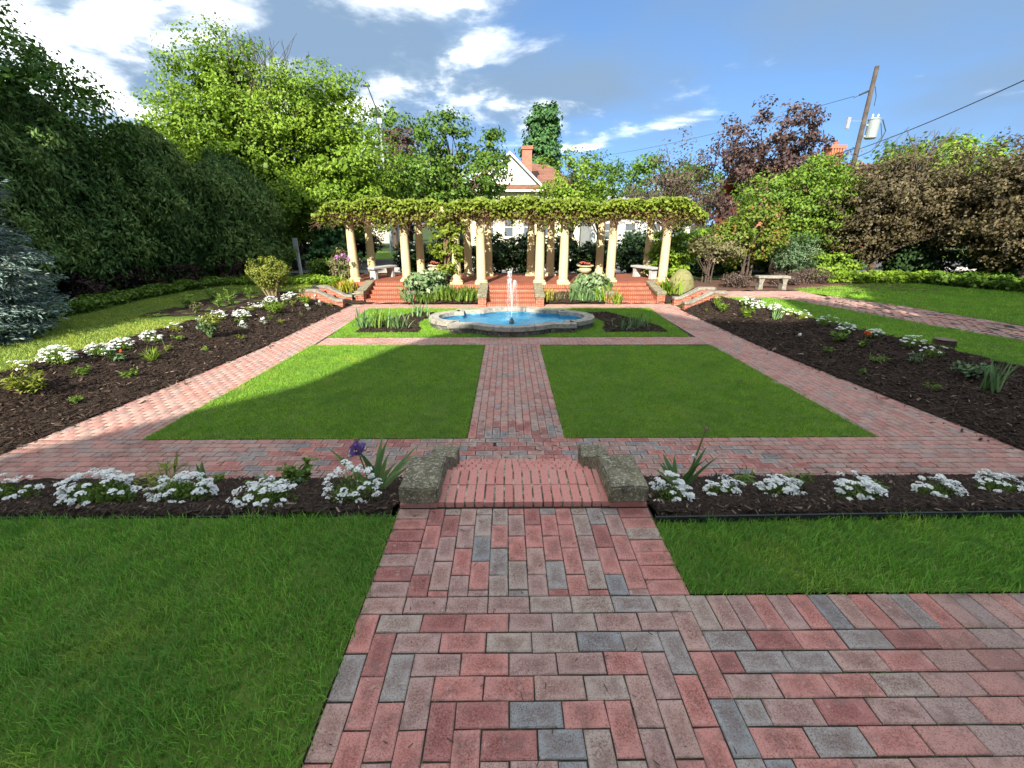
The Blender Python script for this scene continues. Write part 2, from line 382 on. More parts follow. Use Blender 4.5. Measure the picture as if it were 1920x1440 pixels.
def chips(name, x, y, off, size, label, zf=None):
    n = len(x); z = (h(x, y) if zf is None else zf(x, y)) + off + rng.uniform(-.004, .022, n)
    a = rng.uniform(0, np.pi, n); L = size * rng.lognormal(0, .5, n).clip(.3, 2.6); W = L * rng.uniform(.12, .35, n); t = rng.uniform(-.5, .5, n); r = rng.uniform(-.6, .6, n)
    u = np.stack([np.cos(a) * np.cos(t), np.sin(a) * np.cos(t), np.sin(t)], -1) * L[:, None] * .5
    v = np.stack([-np.sin(a) * np.cos(r), np.cos(a) * np.cos(r), np.sin(r)], -1) * W[:, None] * .5
    c = np.stack([x, y, z], -1); nrm = np.cross(u, v); nrm /= np.linalg.norm(nrm, axis=1)[:, None] + 1e-9; nrm *= (W * .25)[:, None]
    V = np.stack([c - u - v, c + u - v * .6, c + u * 1.1 + v, c - u * .9 + v, c + nrm], 1).reshape(-1, 3); i = np.arange(n) * 5
    F = np.concatenate([np.stack([i + p, i + q, i + 4], -1) for p, q in ((0, 1), (1, 2), (2, 3), (3, 0))])
    rnd = np.tile(np.where(rng.random(n) < .025, .98, rng.beta(1.6, 2.2, n) * .9), 4)
    o = link(name, np_mesh(name, V, F, M_chip, rnd)); return tag(o, label, 'mulch', kind='stuff')

# ---- lawns
P_ = .1028
grid('lawn', -9, -.822, -1.2, 2.34, 30, 16, 0, M_turf, .004)
x, y = sample(-5.2, -.812, .35, 2.33, 9500); k = rng.random(len(x)) < np.clip(1.6 - .28 * np.abs(x), .35, 1); blades('grass', x[k], y[k], -.004, .046, .0046, M_grass, 'shaded green lawn left of the wide brick walk', .9)
grid('lawn', .822, 7, 1.704, 2.28, 30, 6, 0, M_turf, .003)
x, y = sample(.812, 4.2, 1.697, 2.285, 9500); blades('grass', x, y, -.004, .046, .0046, M_grass, 'narrow strip of shaded lawn above the right brick walk', .9)
LL = lambda y: np.interp(y, [5, 9.6], [-4.72, -4.5]); LR = lambda y: np.interp(y, [5, 9.6], [4.62, 4.45])
grid('lawn', LL, -.635, 4.985, 9.55, 20, 20, .004, M_turf, .003)
x, y = sample(lambda v: LL(v) - .02, -.62, 4.97, 9.57, 5200); blades('grass', x, y, 0, .035, .007, M_grass2, 'square lawn left of the garden path, half in shadow', .8, seg2=False)
grid('lawn', .625, LR, 4.985, 9.45, 20, 20, .004, M_turf, .003)
x, y = sample(.61, lambda v: LR(v) + .02, 4.97, 9.47, 5200); blades('grass', x, y, 0, .035, .007, M_grass2, 'square lawn right of the garden path, all in shadow', .8, seg2=False)
def isl_mask(x, y):
    # grass island: not in the basin, not in the two mulch beds
    fx, fy = x / 1.95, (y - 11.7) / 1.15
    inb = (fx ** 2 + fy ** 2) < 1
    bl = bedmask(x, y)
    return ~inb & ~bl
def bedmask(x, y):
    ax = np.abs(x); tri = (ax > 2.35) & (ax < 3.95) & (y > 10.75) & (y < 13.4) & ((y - 10.75) < (4.15 - ax) * 2.1 + .25)
    return tri & (((ax / 2.55) ** 2 + ((y - 11.9) / 1.75) ** 2) > 1)
IL = lambda y: np.interp(y, [10.3, 14.2], [-4.42, -4.6]); IR = lambda y: np.interp(y, [10.2, 14.0], [4.3, 4.5])
grid('lawn', IL, IR, 10.28, 14.1, 40, 20, .004, M_turf, .003)
x, y = sample(IL, IR, 10.26, 14.12, 3400, isl_mask); blades('grass', x, y, 0, .04, .009, M_grass2, 'grass island around the fountain between the brick paths', .8, seg2=False)
XTL = lambda y: -xt(-1, y); XTR = lambda y: xt(1, y)
HL = lambda y: np.interp(y, [4, 10.9, 13.4, 15, 18], [-12, -11.4, -11.6, -11.4, -10.6])
grid('lawn', HL, lambda y: XTL(y) - .02, 4.5, 17, 16, 30, .004, M_turf, .004)
x, y = sample(HL, lambda y: XTL(y) - .0, 5.0, 16.6, 1500, lambda x, y: ~((x > -9.2) & (y > 10.2) & (y < 14.5) & (x > -9.2 + .3 * np.abs(y - 12.3)))); blades('grass', x, y, 0, .045, .013, M_grass3, 'yellowish sunlit lawn strip between left flower bed and dark hedge', .8, seg2=False)
RLO = lambda y: np.interp(y, [4, 8.06, 8.96, 10.84, 12.9, 13.45], [11.4, 9.81, 9.45, 8.9, 8.3, 7.6]); RUP = lambda y: np.interp(y, [4, 9.35, 11.81, 14.4], [12.6, 11.26, 10.75, 9.66])
grid('lawn', lambda y: XTR(y) + .02, RLO, 4.5, 13.45, 12, 24, .004, M_turf, .004)
x, y = sample(lambda y: XTR(y) - .0, RLO, 5.4, 13.45, 1700); blades('grass', x, y, 0, .045, .012, M_grass2, 'lawn strip between right flower bed and curved brick path', .8, seg2=False)
RFAR = lambda y: np.interp(y, [4, 14.2, 15.5, 17.0], [19, 16.9, 15.9, 15.2]); RUP2 = lambda y: np.where(y < 14.4, RUP(y), np.interp(y, [14.4, 15.2, 17], [9.66, 9.7, 14.5]))
grid('lawn', RUP2, RFAR, 4.5, 17.0, 16, 30, .004, M_turf, .004)
x, y = sample(RUP2, RFAR, 6.0, 17.0, 900); blades('grass', x, y, 0, .05, .016, M_grass2, 'broad lawn beyond the curved path on the right', .8, seg2=False)

# ---- mulch beds (slope up from the paths)
def mound(o, amp=.02):
    me = o.data; n = len(me.vertices); c = np.empty(n * 3, np.float32); me.vertices.foreach_get('co', c); c = c.reshape(-1, 3)
    c[:, 2] += amp * (np.sin(c[:, 0] * 7.3 + 3 * np.sin(c[:, 1] * 3.1)) * np.sin(c[:, 1] * 6.1 + c[:, 0] * 2)) + rng.normal(0, amp * .35, n); me.vertices.foreach_set('co', c.ravel()); me.update(); return o
mound(grid('flower_bed', -8.5, -.87, 2.345, 4.06, 160, 40, .01, M_mulch))
mound(grid('flower_bed', .86, 8.5, 2.30, 4.06, 160, 40, .01, M_mulch))
mound(grid('flower_bed', XTL, lambda y: -xo(y), 4.2, 14.9, 40, 160, .012, M_mulch))
mound(grid('flower_bed', xo, XTR, 4.2, 13.9, 40, 160, .012, M_mulch))
mound(grid('flower_bed', -9.1, XTL, 10.6, 14.6, 24, 50, .014, M_mulch))
def bedchips(x0, x1, y0, y1, d, s, label, m=None):
    x, y = sample(x0, x1, y0, y1, d, m); chips('mulch', x, y, .02, s, label)
bedchips(-4.6, -.88, 2.36, 4.04, 4200, .027, 'shredded dark bark mulch in the near left flower bed')
bedchips(.87, 4.6, 2.33, 4.04, 4200, .027, 'shredded dark bark mulch in the near right flower bed')
bedchips(XTL, lambda y: -xo(y) + .03, 4.2, 14.8, 1300, .042, 'dark bark mulch sloping beside the left garden path')
bedchips(lambda y: xo(y) - .03, XTR, 4.2, 13.7, 1300, .042, 'dark bark mulch sloping beside the right garden path')
x, y = sample(-4.2, 4.2, 10.6, 13.6, 700, bedmask); chips('mulch', x, y, .012, .06, 'mulch in the two corner beds of the fountain island')
for s in (-1, 1):
    x, y = sample(lambda v: xo(v) - .32, lambda v: xo(v), 4.6, 13.6, 130); kk = rng.random(len(x)) < ((x - xo(y) + .32) / .32) ** 1.5; chips('mulch', s * x[kk], y[kk], .0, .04, 'bark crumbs spilled on the %s garden path edge' % ('left' if s < 0 else 'right'))
x, y = sample(-4.6, 4.6, 4.02, 4.3, 160, lambda x, y: np.abs(x) > .9); kk = rng.random(len(x)) < ((4.3 - y) / .28) ** 1.5; chips('mulch', x[kk], y[kk], .0, .03, 'bark crumbs along the near edge of the cross path')
# island bed sheets
for s in (-1, 1):
    xs = np.linspace(2.2, 4.1, 26); ys = np.linspace(10.7, 13.5, 36); Xg, Yg = np.meshgrid(xs, ys); mk = bedmask(Xg[:-1, :-1] + .03, Yg[:-1, :-1] + .03)
    i = (np.arange(35)[:, None] * 26 + np.arange(25)[None]); i = i[mk]
    V = np.stack([Xg * s, Yg, np.full_like(Xg, -.785) + rng.normal(0, .006, Xg.shape)], -1).reshape(-1, 3)
    F = np.stack([i, i + 1, i + 27, i + 26], -1)
    tag(link('flower_bed', np_mesh('flower_bed', V, F if s > 0 else F[:, ::-1], M_mulch)), kind='structure')
mound(grid('flower_bed', -6.6, -1.05, 14.95, 16.6, 60, 16, .012, M_mulch)); mound(grid('flower_bed', 1.05, 6.4, 14.95, 16.6, 60, 16, .012, M_mulch))
mound(grid('flower_bed', 6.4, 14.6, 14.75, 18.5, 60, 30, .01, simple('red_brown_mulch', (.09, .045, .03), .95, .4, 9, .6, 40)))
bk = MB()
bk.box((2.25, 2.292, 0.0), (2.86, .012, .085), rz=R(.9)); bk.box((5.2, 2.34, .0), (3.2, .012, .085))
tag(bk.build('edging_strip', M_black), 'black plastic edging between right near bed and lawn strip', 'edging')
bk = MB(); bk.box((-4.3, 2.345, -.015), (6.9, .012, .05))
tag(bk.build('edging_strip', M_black), 'thin dark edging between left near bed and lawn', 'edging')

# ---- brick paving
_bm = {}
def brickmesh(L, W, T=.06, var=None):
    var = random.randrange(4) if var is None else var
    key = (round(L, 3), round(W, 3), var)
    if key in _bm: return _bm[key]
    r = random.Random(var * 31 + int(L * 1000)); g = .0028; c = .004; x, y = L / 2 - g, W / 2 - g
    j = lambda s=.0014: r.gauss(0, s)
    V = [(-x, -y, -T), (x, -y, -T), (x, y, -T), (-x, y, -T)] + [(sx * x + j(), sy * y + j(), -c) for sx, sy in ((-1, -1), (1, -1), (1, 1), (-1, 1))]
    V += [(sx * (x - c - abs(j(.002))), sy * (y - c - abs(j(.002))), j(.0006)) for sx, sy in ((-1, -1), (1, -1), (1, 1), (-1, 1))]
    F = [(8, 9, 10, 11)] + [(4 + i, 4 + (i + 1) % 4, 8 + (i + 1) % 4, 8 + i) for i in range(4)] + [(i, (i + 1) % 4, 4 + (i + 1) % 4, 4 + i) for i in range(4)]
    me = bpy.data.meshes.new('brick'); me.from_pydata(V, [], F); me.materials.append(M_brick); _bm[key] = (me, np.array(V), np.array(F)); return _bm[key]
CAM = np.array(cam.location)
def lay(parent, bricks, z=0., nmax=300):
    """bricks = [(x, y, len_x, len_y, rz)]; the nearest in view become objects, the rest one mesh"""
    def size(b):
        dx, dy = b[0] - CAM[0], b[1] - CAM[1]; d = math.hypot(dx, dy, CAM[2] - z)
        vis = dy > .85 and abs(dx) < .45 + dy * 1.05
        return (0 if vis else 1, d)
    bricks = sorted(bricks, key=size); rest = []
    for i, b in enumerate(bricks):
        x, y, lx, ly, rz = b
        if i < nmax and size(b)[0] == 0:
            o = link('brick', brickmesh(lx, ly)[0], parent, (x, y, z + random.gauss(0, .0012)))
            o.rotation_euler = (random.gauss(0, .006), random.gauss(0, .006), rz + random.gauss(0, .004))
        else: rest.append(b)
    if rest:
        Vs, Fs, Rn, n = [], [], [], 0
        for x, y, lx, ly, rz in rest:
            _, V, F = brickmesh(lx, ly); c, s = math.cos(rz), math.sin(rz)
            W = V.copy(); W[:, 0] = V[:, 0] * c - V[:, 1] * s + x; W[:, 1] = V[:, 0] * s + V[:, 1] * c + y; W[:, 2] += z + random.gauss(0, .0007)
            Vs.append(W); Fs.append(F + n); n += len(V); Rn += [random.random()] * len(F)
        o = link('paving_bricks', np_mesh('paving_bricks', np.concatenate(Vs), np.concatenate(Fs), M_brick_s, Rn), parent); o['kind'] = 'stuff'
def rows(x0, x1, y0, y1, off=0., L=.2056, W=P_):
    """running bond, long side along x"""
    B = []; n = max(1, round((y1 - y0) / W)); w_ = (y1 - y0) / n
    for j in range(n):
        x = x0 - ((j % 2) * .5 + off) % 1 * L; yc = y0 + (j + .5) * w_
        while x < x1 - .01:
            a, b = max(x, x0), min(x + L, x1)
            if b - a > .03: B.append(((a + b) / 2, yc, b - a, w_, 0))
            x += L
    return B
def cols(x0, x1, y0, y1, off=0., L=.2056, W=P_):
    B = []; n = max(1, round((x1 - x0) / W)); w_ = (x1 - x0) / n
    for j in range(n):
        y = y0 - ((j % 2) * .5 + off) % 1 * L; xc = x0 + (j + .5) * w_
        while y < y1 - .01:
            a, b = max(y, y0), min(y + L, y1)
            if b - a > .03: B.append((xc, (a + b) / 2, w_, b - a, 0))
            y += L
    return B
# near walk and the branch to the right
pz = MB(); pz.box((0, 1.2, -.037), (1.66, 2.5, .06)); pz.box((4.9, .1, -.0372), (8.14, 3.2, .06))
walk = tag(pz.build('brick_walk', M_joint), 'wide brick walk with right branch in the foreground', kind='structure')
B = cols(-.617, .617, 1.7, 2.425, .3) + [(s * .719, 1.7 + .1035 * (j + .5), .2056, .1035, 0) for s in (-1, 1) for j in range(7)]
top = 1.7
B += rows(-.82, .79, 1.7 - P_, 1.7, .0)
for r in range(1, 9):                                              # V of stretcher rows
    a, b = -.82 + P_ * r, .79 - P_ * r
    if b - a < .1: break
    yc = 1.7 - P_ * (r + .5); x = a; k = 0
    while x < b - .02:
        e = min(x + .2056, b)
        if b - e < .05: e = b
        B.append(((x + e) / 2, yc, e - x, P_, 0)); x = e
for kcol in range(8):                                              # upright bricks either side of the V
    for s in (-1, 1):
        xc = -.82 + P_ * (kcol + .5) if s < 0 else .79 - P_ * (kcol + .5)
        y = 1.7 - P_ * (kcol + 1)
        while y > -1.2: B.append((xc, y - .1028, P_, .2056, 0)); y -= .2056
x = .79
while x < 6: B.append((x + P_ / 2, 1.7 - .1028, P_, .2056, 0)); x += P_
for j in range(22):
    y1 = 1.7 - .2056 - j * P_; x = .79 + (0 if j % 2 == 0 else .1028); 
    if j % 2: B.append((.79 + .0514, y1 - P_ / 2, .1028, P_, 0))
    while x < 6.0: B.append((x + .1028, y1 - P_ / 2, .2056, P_, 0)); x += .2056
lay(walk, B, 0.0)
# moss and seedlings in the joints of the near walk
n = 900; jx = rng.uniform(-.82, 3.2, n); jy = rng.uniform(.8, 2.42, n)
ok = (jx < .8) | (jy < 1.68); gx = np.round(jx / P_) * P_ - .005; gy = 1.7 + np.round((jy - 1.7) / P_) * P_
horiz = rng.random(n) < .6; px_ = np.where(horiz, jx, gx); py_ = np.where(horiz, gy, jy); pat = np.sin(px_ * 3.1 + 1) * np.sin(py_ * 4.3) > .1
kk = ok & pat; px_, py_ = np.repeat(px_[kk], 5) + rng.normal(0, .008, kk.sum() * 5), np.repeat(py_[kk], 5) + rng.normal(0, .002, kk.sum() * 5)
mo = blades('moss', px_, py_, -.012, .014, .004, M_grass, 'moss and seedlings in the joints of the near brick walk', 1.0, z=np.zeros(len(px_)))
# sunken garden paths
gp2 = MB(); gp2.box((0, 9.45, -.834), (12.7, 10.9, .06))
gpath = tag(gp2.build('garden_path', M_joint), 'brick paths framing the sunken lawns and fountain', kind='structure')
B = rows(-6.35, 6.35, 4.02, 4.985) + cols(-.62, .62, 4.99, 9.58) + rows(-4.45, 4.45, 9.585, 10.28)
B += cols(-6.2, -4.5, 4.99, 14.3) + cols(4.45, 6.2, 4.99, 14.3) + rows(-5.9, 5.9, 14.15, 14.9) + rows(-1., 1., 14.9, 15.2) + rows(-5.0, -3.5, 14.9, 15.4) + rows(3.5, 5.0, 14.9, 15.3)
B = [b for b in B if not (5.05 < b[1] < 9.5 and LL(b[1]) + .12 < b[0] < -.72) and not (5.05 < b[1] < 9.4 and .72 < b[0] < LR(b[1]) - .12)]
B = [b for b in B if not (b[1] > 5.1 and abs(b[0]) > xo(b[1]) + .14)]
lay(gpath, B, -.8)
# curved path on the right
cp = grid('side_path', RLO, RUP, 4.5, 13.45, 8, 24, .004, M_joint); cp['label'] = 'curved brick path crossing the right lawn to the stone bench'
Bc = []
for t in np.arange(4.6, 13.45, .2056):
    a, b = float(RLO(t)), float(RUP(t)); sl = math.atan2(float(RLO(t + .2) - RLO(t)), .2); n = max(3, int((b - a) / P_))
    for j in range(n): Bc.append((a + (j + .5) * (b - a) / n, t + (j % 2) * .1, (b - a) / n, .2056, -sl * .8))
Bc += rows(6.3, 9.75, 13.5, 14.75)
lay(cp, Bc, -.345, 0)

# ------------------------------------------------------------------ near steps down into the garden
gs = thing('garden_steps', 'pink brick steps down to the garden between two mossy coping stones', 'steps', (0, 2.44, 0))
def step_part(yn, zt, depth, first):
    """one step: mortar bed with its bricks laid on edge"""
    m = MB(); m.box((0, yn + depth / 2 - 2.44 + .004, zt - .131), (1.30 if first else 1.2, depth - .02, .25))
    s = m.build('step', M_mortar, gs)
    nrow = 2 if first else 1; rowd = depth / nrow
    for r in range(nrow):
        nb = 20 if first else 18; wd = (1.30 if first else 1.18) / nb
        for i in range(nb):
            x = -(nb * wd) / 2 + (i + .5) * wd
            b = MB(); b.box((0, 0, -.02), (wd - .011, rowd - .006, .11))
            key = ('step', round(wd, 4), round(rowd, 3))
            if key not in _bm: _bm[key] = b.mesh('brick', M_pink, bevel=.003)
            o = link('brick', _bm[key], s, (x + random.gauss(0, .001), yn + rowd * (r + .5) - 2.44, zt - .032 + random.gauss(0, .0012))); o.rotation_euler.z = random.gauss(0, .006)
    return s
st0 = step_part(2.445, .03, .415, True)
for sx in (-1, 1):                                                # brick footing under the stones
    b = MB(); b.box((sx * .737, .2075, -.03), (.165, .412, .1)); b.build('footing', M_pink, gs)
for k in range(4): step_part(2.862 + .32 * k, -.16 * (k + 1) + .02, .32, False)
b = MB(); b.box((0, .9, -1.0), (1.2, 1.6, .3)); b.build('foundation', M_mortar, gs)
def coping(s):
    bm = bmesh.new()
    prof = [(-.03, .045), (-.03, .165), (.36, .178), (.98, -.185), (1.26, -.205), (1.26, -.36), (1.0, -.35), (.42, -.03), (.36, .03)]
    V0 = [bm.verts.new((s * (.557 if u < .5 else .565), u, z)) for u, z in prof]; V1 = [bm.verts.new((s * .812, u, z)) for u, z in prof]; n = len(prof)
    bm.faces.new(V0); bm.faces.new(V1[::-1])
    for i in range(n): bm.faces.new((V0[i], V1[i], V1[(i + 1) % n], V0[(i + 1) % n]))
    bmesh.ops.recalc_face_normals(bm, faces=bm.faces)
    bmesh.ops.bevel(bm, geom=[e for e in bm.edges if e.calc_face_angle(0) > .35], offset=.011, segments=2, affect='EDGES')
    bmesh.ops.triangulate(bm, faces=bm.faces[:])
    for _ in range(3): bmesh.ops.subdivide_edges(bm, edges=[e for e in bm.edges if e.calc_length() > .05], cuts=1, use_grid_fill=True)
    bmesh.ops.triangulate(bm, faces=bm.faces[:])
    r = random.Random(3 + s)
    for v in bm.verts: v.co += Vector((r.gauss(0, .0012), r.gauss(0, .0012), r.gauss(0, .0014))) + Vector((.003 * math.sin(v.co.y * 23), 0, .004 * math.sin(v.co.y * 17 + s + v.co.x * 19)))
    me = bpy.data.meshes.new('coping_stone'); bm.to_mesh(me); bm.free(); me.materials.append(M_mossy)
    return link('coping_stone', me, gs)
coping(-1)['label'] = 'mossy coping stone on the left of the steps'; coping(1)['label'] = 'lichen-spotted coping stone on the right of the steps'
for s in (-1, 1):
    b = MB(); b.extrude([(0, -.3), (0, .052), (.36, .032), (1.0, -.348), (1.26, -.358), (1.5, -.86), (.3, -.86)], 'x', s * .575, s * .79); b.build('cheek_wall', M_pink, gs)

# ------------------------------------------------------------------ fountain basin
FX, FY = .0, 11.7
def quatrefoil(g):
    """outline of the basin grown by g (plan view), centred on 0"""
    P = []
    def arc(cx, cy, r, a0, a1, n=14): return [(cx + r * math.cos(R(a)), cy + r * math.sin(R(a))) for a in np.linspace(a0, a1, n)]
    # quarter: from front middle (0,-) round to the right end
    q = []
    rb = 1.16 + g; cyb = -.06                                # front lobe
    a_end = math.degrees(math.acos(min(1, (.80 + g * .3) / rb)))
    q += arc(0, cyb, rb, -90, -a_end, 9)
    sx, sy = 1.38 + g, .84 + g
    q += [(.80 + g * .3 + .12, -sy), (sx, -sy)]
    rl = .62 + g
    q += [(sx, -rl)]
    q += arc(1.38, 0, rl, -90, 0, 10)[1:]
    P = q + [(x, -y) for x, y in q[::-1][1:]]
    P = P + [(-x, y) for x, y in P[::-1][1:-1]]
    return P
f = thing('fountain', 'low quatrefoil stone fountain with blue pool and spouting jet', 'fountain', (FX, FY, -.8))
def ring(name, ga, gb, z0, z1, mat, parent, seg=None, bevel=0):
    A, Bq = quatrefoil(ga), quatrefoil(gb); n = len(A); idx = range(n) if seg is None else seg
    m = MB(); ids = list(idx); k = len(ids)
    V = []
    for i in ids: V += [(A[i][0], A[i][1], z0), (Bq[i][0], Bq[i][1], z0), (Bq[i][0], Bq[i][1], z1), (A[i][0], A[i][1], z1)]
    F = []
    lim = k if seg is None else k - 1
    for i in range(lim):
        a, b = 4 * i, 4 * ((i + 1) % k)
        F += [(a + 3, a + 2, b + 2, b + 3), (a + 1, b + 1, b + 2, a + 2), (a, a + 3, b + 3, b), (a, b, b + 1, a + 1)]
    if seg is not None: F += [(0, 1, 2, 3), (4 * (k - 1) + 3, 4 * (k - 1) + 2, 4 * (k - 1) + 1, 4 * (k - 1))]
    return m.add(V, F).build(name, mat, parent, bevel=bevel)
ring('basin_wall', .02, .19, -.05, .13, M_sidestone, f)
nq = len(quatrefoil(0)); cuts = [0]
Q = quatrefoil(.15); acc = 0
for i in range(1, nq):
    acc += math.dist(Q[i], Q[i - 1])
    if acc > .55: cuts.append(i); acc = 0
cuts.append(nq)
def shrink_seg(a, b): return [j % nq for j in range(a, b + 1)]
for a, b in zip(cuts[:-1], cuts[1:]):
    o = ring('coping_stone', -.04, .23, .132, .245, M_stone, f, shrink_seg(a, b), bevel=.012)
    c = sum((Vector(v.co) for v in o.data.vertices), Vector()) / len(o.data.vertices)
    for v in o.data.vertices: v.co = c + (Vector(v.co) - c) * Vector((.985, .985, 1)).x if False else c + Vector(((v.co - c).x * .988, (v.co - c).y * .988, (v.co - c).z))
mm = Mat('blue_pool_paint', .6, .3); mm.color(mm.ramp(mm.noise(3), [(.3, (.10, .42, .62)), (.7, (.20, .54, .70))])); M_blue = mm.m
m = MB(); q = quatrefoil(.03); m.prism(q, -.06, .03); m.build('basin_floor', M_blue, f)
ring('basin_lining', -.002, .021, .0, .131, M_blue, f)
wm = Mat('pool_water', .04, .5); wm.color((.10, .52, .82)); wm.b.inputs['IOR'].default_value = 1.33
tr = wm.new('ShaderNodeBsdfTransparent'); tr.inputs[0].default_value = (.70, .93, 1, 1); gl = wm.new('ShaderNodeBsdfGlossy'); gl.inputs['Roughness'].default_value = .06
fr = wm.new('ShaderNodeFresnel'); fr.inputs[0].default_value = 1.33; ms = wm.new('ShaderNodeMixShader')
bp = wm.new('ShaderNodeBump'); bp.inputs['Strength'].default_value = 1; bp.inputs['Distance'].default_value = .03
hn = wm.math('ADD', wm.noise(5.5, detail=3), wm.math('MULTIPLY', wm.noise(19, detail=2), .35)); wm.l.new(hn, bp.inputs['Height'])
for n_ in (fr, gl): wm.l.new(bp.outputs[0], n_.inputs['Normal'])
wm.l.new(wm.math('MULTIPLY', fr.outputs[0], .8), ms.inputs[0]); wm.l.new(tr.outputs[0], ms.inputs[1]); wm.l.new(gl.outputs[0], ms.inputs[2]); wm.l.new(ms.outputs[0], wm.o.inputs[0])
q = np.array(quatrefoil(-.003)); gx = np.arange(-2.1, 2.1, .034); gy = np.arange(-1.35, 1.35, .034); Xg, Yg = np.meshgrid(gx, gy); rr_ = np.hypot(Xg, Yg)
Zg = .112 + .011 * np.sin(rr_ * 30) * np.exp(-rr_ * 1.3) + .004 * np.sin(Xg * 9 + 2 * np.sin(Yg * 7)) * np.sin(Yg * 13 + 1.7 * np.sin(Xg * 6)) + .0025 * np.sin(Xg * 27 + Yg * 19)
def inside(x, y):
    c = np.zeros(x.shape, bool); j = len(q) - 1
    for i in range(len(q)):
        c ^= ((q[i, 1] > y) != (q[j, 1] > y)) & (x < (q[j, 0] - q[i, 0]) * (y - q[i, 1]) / (q[j, 1] - q[i, 1] + 1e-12) + q[i, 0]); j = i
    return c
mk = inside(Xg[:-1, :-1] + .017, Yg[:-1, :-1] + .017); i = (np.arange(len(gy) - 1)[:, None] * len(gx) + np.arange(len(gx) - 1)[None])[mk]
link('water', np_mesh('water', np.stack([Xg, Yg, Zg], -1).reshape(-1, 3), np.stack([i, i + 1, i + len(gx) + 1, i + len(gx)], -1), wm.m, smooth=True), f)
m = MB(); m.lathe([(.07, -.1), (.07, .1), (.045, .14), (.03, .17), (.014, .2)], (0, 0, 0), 12); m.build('nozzle', M_dark, f)
gm = Mat('spray', .15, .5); gm.color((.92, .95, .97)); gm.b.inputs['Transmission Weight'].default_value = .35; gm.b.inputs['IOR'].default_value = 1.33
gm.b.inputs['Alpha'].default_value = .5; M_spray = gm.m
jets = []
rj = random.Random(11)
V, F = [], []
def drop(c, r, st=1.0):
    n = len(V); s = r
    for d in ((s, 0, 0), (-s, 0, 0), (0, s, 0), (0, -s, 0), (0, 0, s * st), (0, 0, -s * st)): V.append((c[0] + d[0], c[1] + d[1], c[2] + d[2]))
    F.extend([(n, n + 2, n + 4), (n + 2, n + 1, n + 4), (n + 1, n + 3, n + 4), (n + 3, n, n + 4), (n + 2, n, n + 5), (n + 1, n + 2, n + 5), (n + 3, n + 1, n + 5), (n, n + 3, n + 5)])
for j in range(7):                                               # rising streams that break up and fall back
    az = rj.uniform(0, 6.28); vx = rj.uniform(.03, .22); top_z = rj.uniform(1.05, 1.42)
    v0 = math.sqrt(2 * 9.8 * (top_z - .2)); T = 2 * v0 / 9.8; T += .06
    for i in range(330):
        t = T * (i + rj.random()) / 330; z = .2 + v0 * t - 4.9 * t * t
        if z < .1: continue
        sp = .004 + .03 * (t / T) ** 1.5; r = rj.uniform(.0024, .0055) * (1.25 if t < T * .5 else 1.0) * (1.7 if abs(t / T - .5) < .12 else 1)
        drop((math.cos(az) * vx * t + rj.gauss(0, sp), math.sin(az) * vx * t + rj.gauss(0, sp), z), r, rj.uniform(1.2, 3.2))
for i in range(260):                                             # splash where it lands
    a, rr = rj.uniform(0, 6.28), abs(rj.gauss(0, .2)); drop((math.cos(a) * rr, math.sin(a) * rr, .1 + abs(rj.gauss(0, .05))), rj.uniform(.003, .007), 1)
link('water_jet', np_mesh('water_jet', np.array(V), np.array(F), M_spray), f)

# ------------------------------------------------------------------ terrace under the pergola, with its three flights
TZ = -.25
te = thing('brick_terrace', 'raised red brick terrace with three flights of steps under the pergola', 'terrace', (0, 17, -.5))
def tp(name, mat, m, parent=te, **k):
    o = m.build(name, mat, parent, **k); o.location = (0, -17, .5) if parent is te else (0, 0, 0); return o
poly = [(-6.35, 16.45), (-2.35, 16.45), (-2.35, 15.72), (2.35, 15.72), (2.35, 16.3), (6.3, 16.3), (6.3, 19.6), (-6.35, 19.6)]
m = MB(); m.prism(poly, -.95, TZ - .008); tp('retaining_wall', M_wall, m)
m = MB(); m.prism([(x * .998, 17 + (y - 17) * .99) for x, y in poly], TZ - .008, TZ); tp('floor', M_fine, m)
m = MB()
for (x0, x1, yy) in ((-6.36, -5.05, 16.44), (-3.55, -2.36, 16.44), (-2.36, -.95, 15.71), (.95, 2.36, 15.71), (2.36, 3.5, 16.29), (5.0, 6.31, 16.29)):
    m.box(((x0 + x1) / 2, yy + .1, TZ - .06), (x1 - x0, .24, .13))
tp('wall_cap', M_row, m)
def flight(xc, wd, yn, n, rise, going, mossy):
    zb = TZ - .002 - n * rise
    for k in range(n):
        m = MB(); y0 = yn - going * (n - 1 - k) * 1.0; zt = zb + rise * (k + 1)
        y0 = yn - going * (n - k) + going - .008
        m.box((xc, y0 + .45, zt - rise * .5 - .25), (wd, .9, rise + .5))
        o = tp('step', M_row, m)
        m = MB(); m.box((xc, y0 + .13, zt + .004), (wd - .004, .30, .012)); tt = m.build('tread', M_tread, o)
    yb = yn - going * (n - 1)
    for s in (-1, 1):
        m = MB(); xs = xc + s * (wd / 2 + .14)
        m.extrude([(yb - .12, -.9), (yb - .12, zb + .30), (yb + .1, zb + .30), (yn + .1, TZ - .02), (yn + .3, TZ - .02), (yn + .3, -.9)], 'x', xs - .135, xs + .135); o = tp('cheek_wall', M_wall, m)
        m = MB(); m.extrude([(yb - .16, zb + .302), (yb - .16, zb + .42), (yb + .12, zb + .42), (yn + .06, TZ + .07), (yn + .12, TZ + .0), (yn + .06, TZ - .03), (yb + .1, zb + .302)], 'x', xs - .16, xs + .16); m.build('coping_stone', mossy, o, bevel=.02)
flight(.0, 1.62, 15.72, 5, .11, .30, M_mossy)
flight(-4.3, 1.5, 16.45, 5, .11, .30, M_mossy)
flight(4.25, 1.5, 16.30, 5, .11, .30, M_mossy)

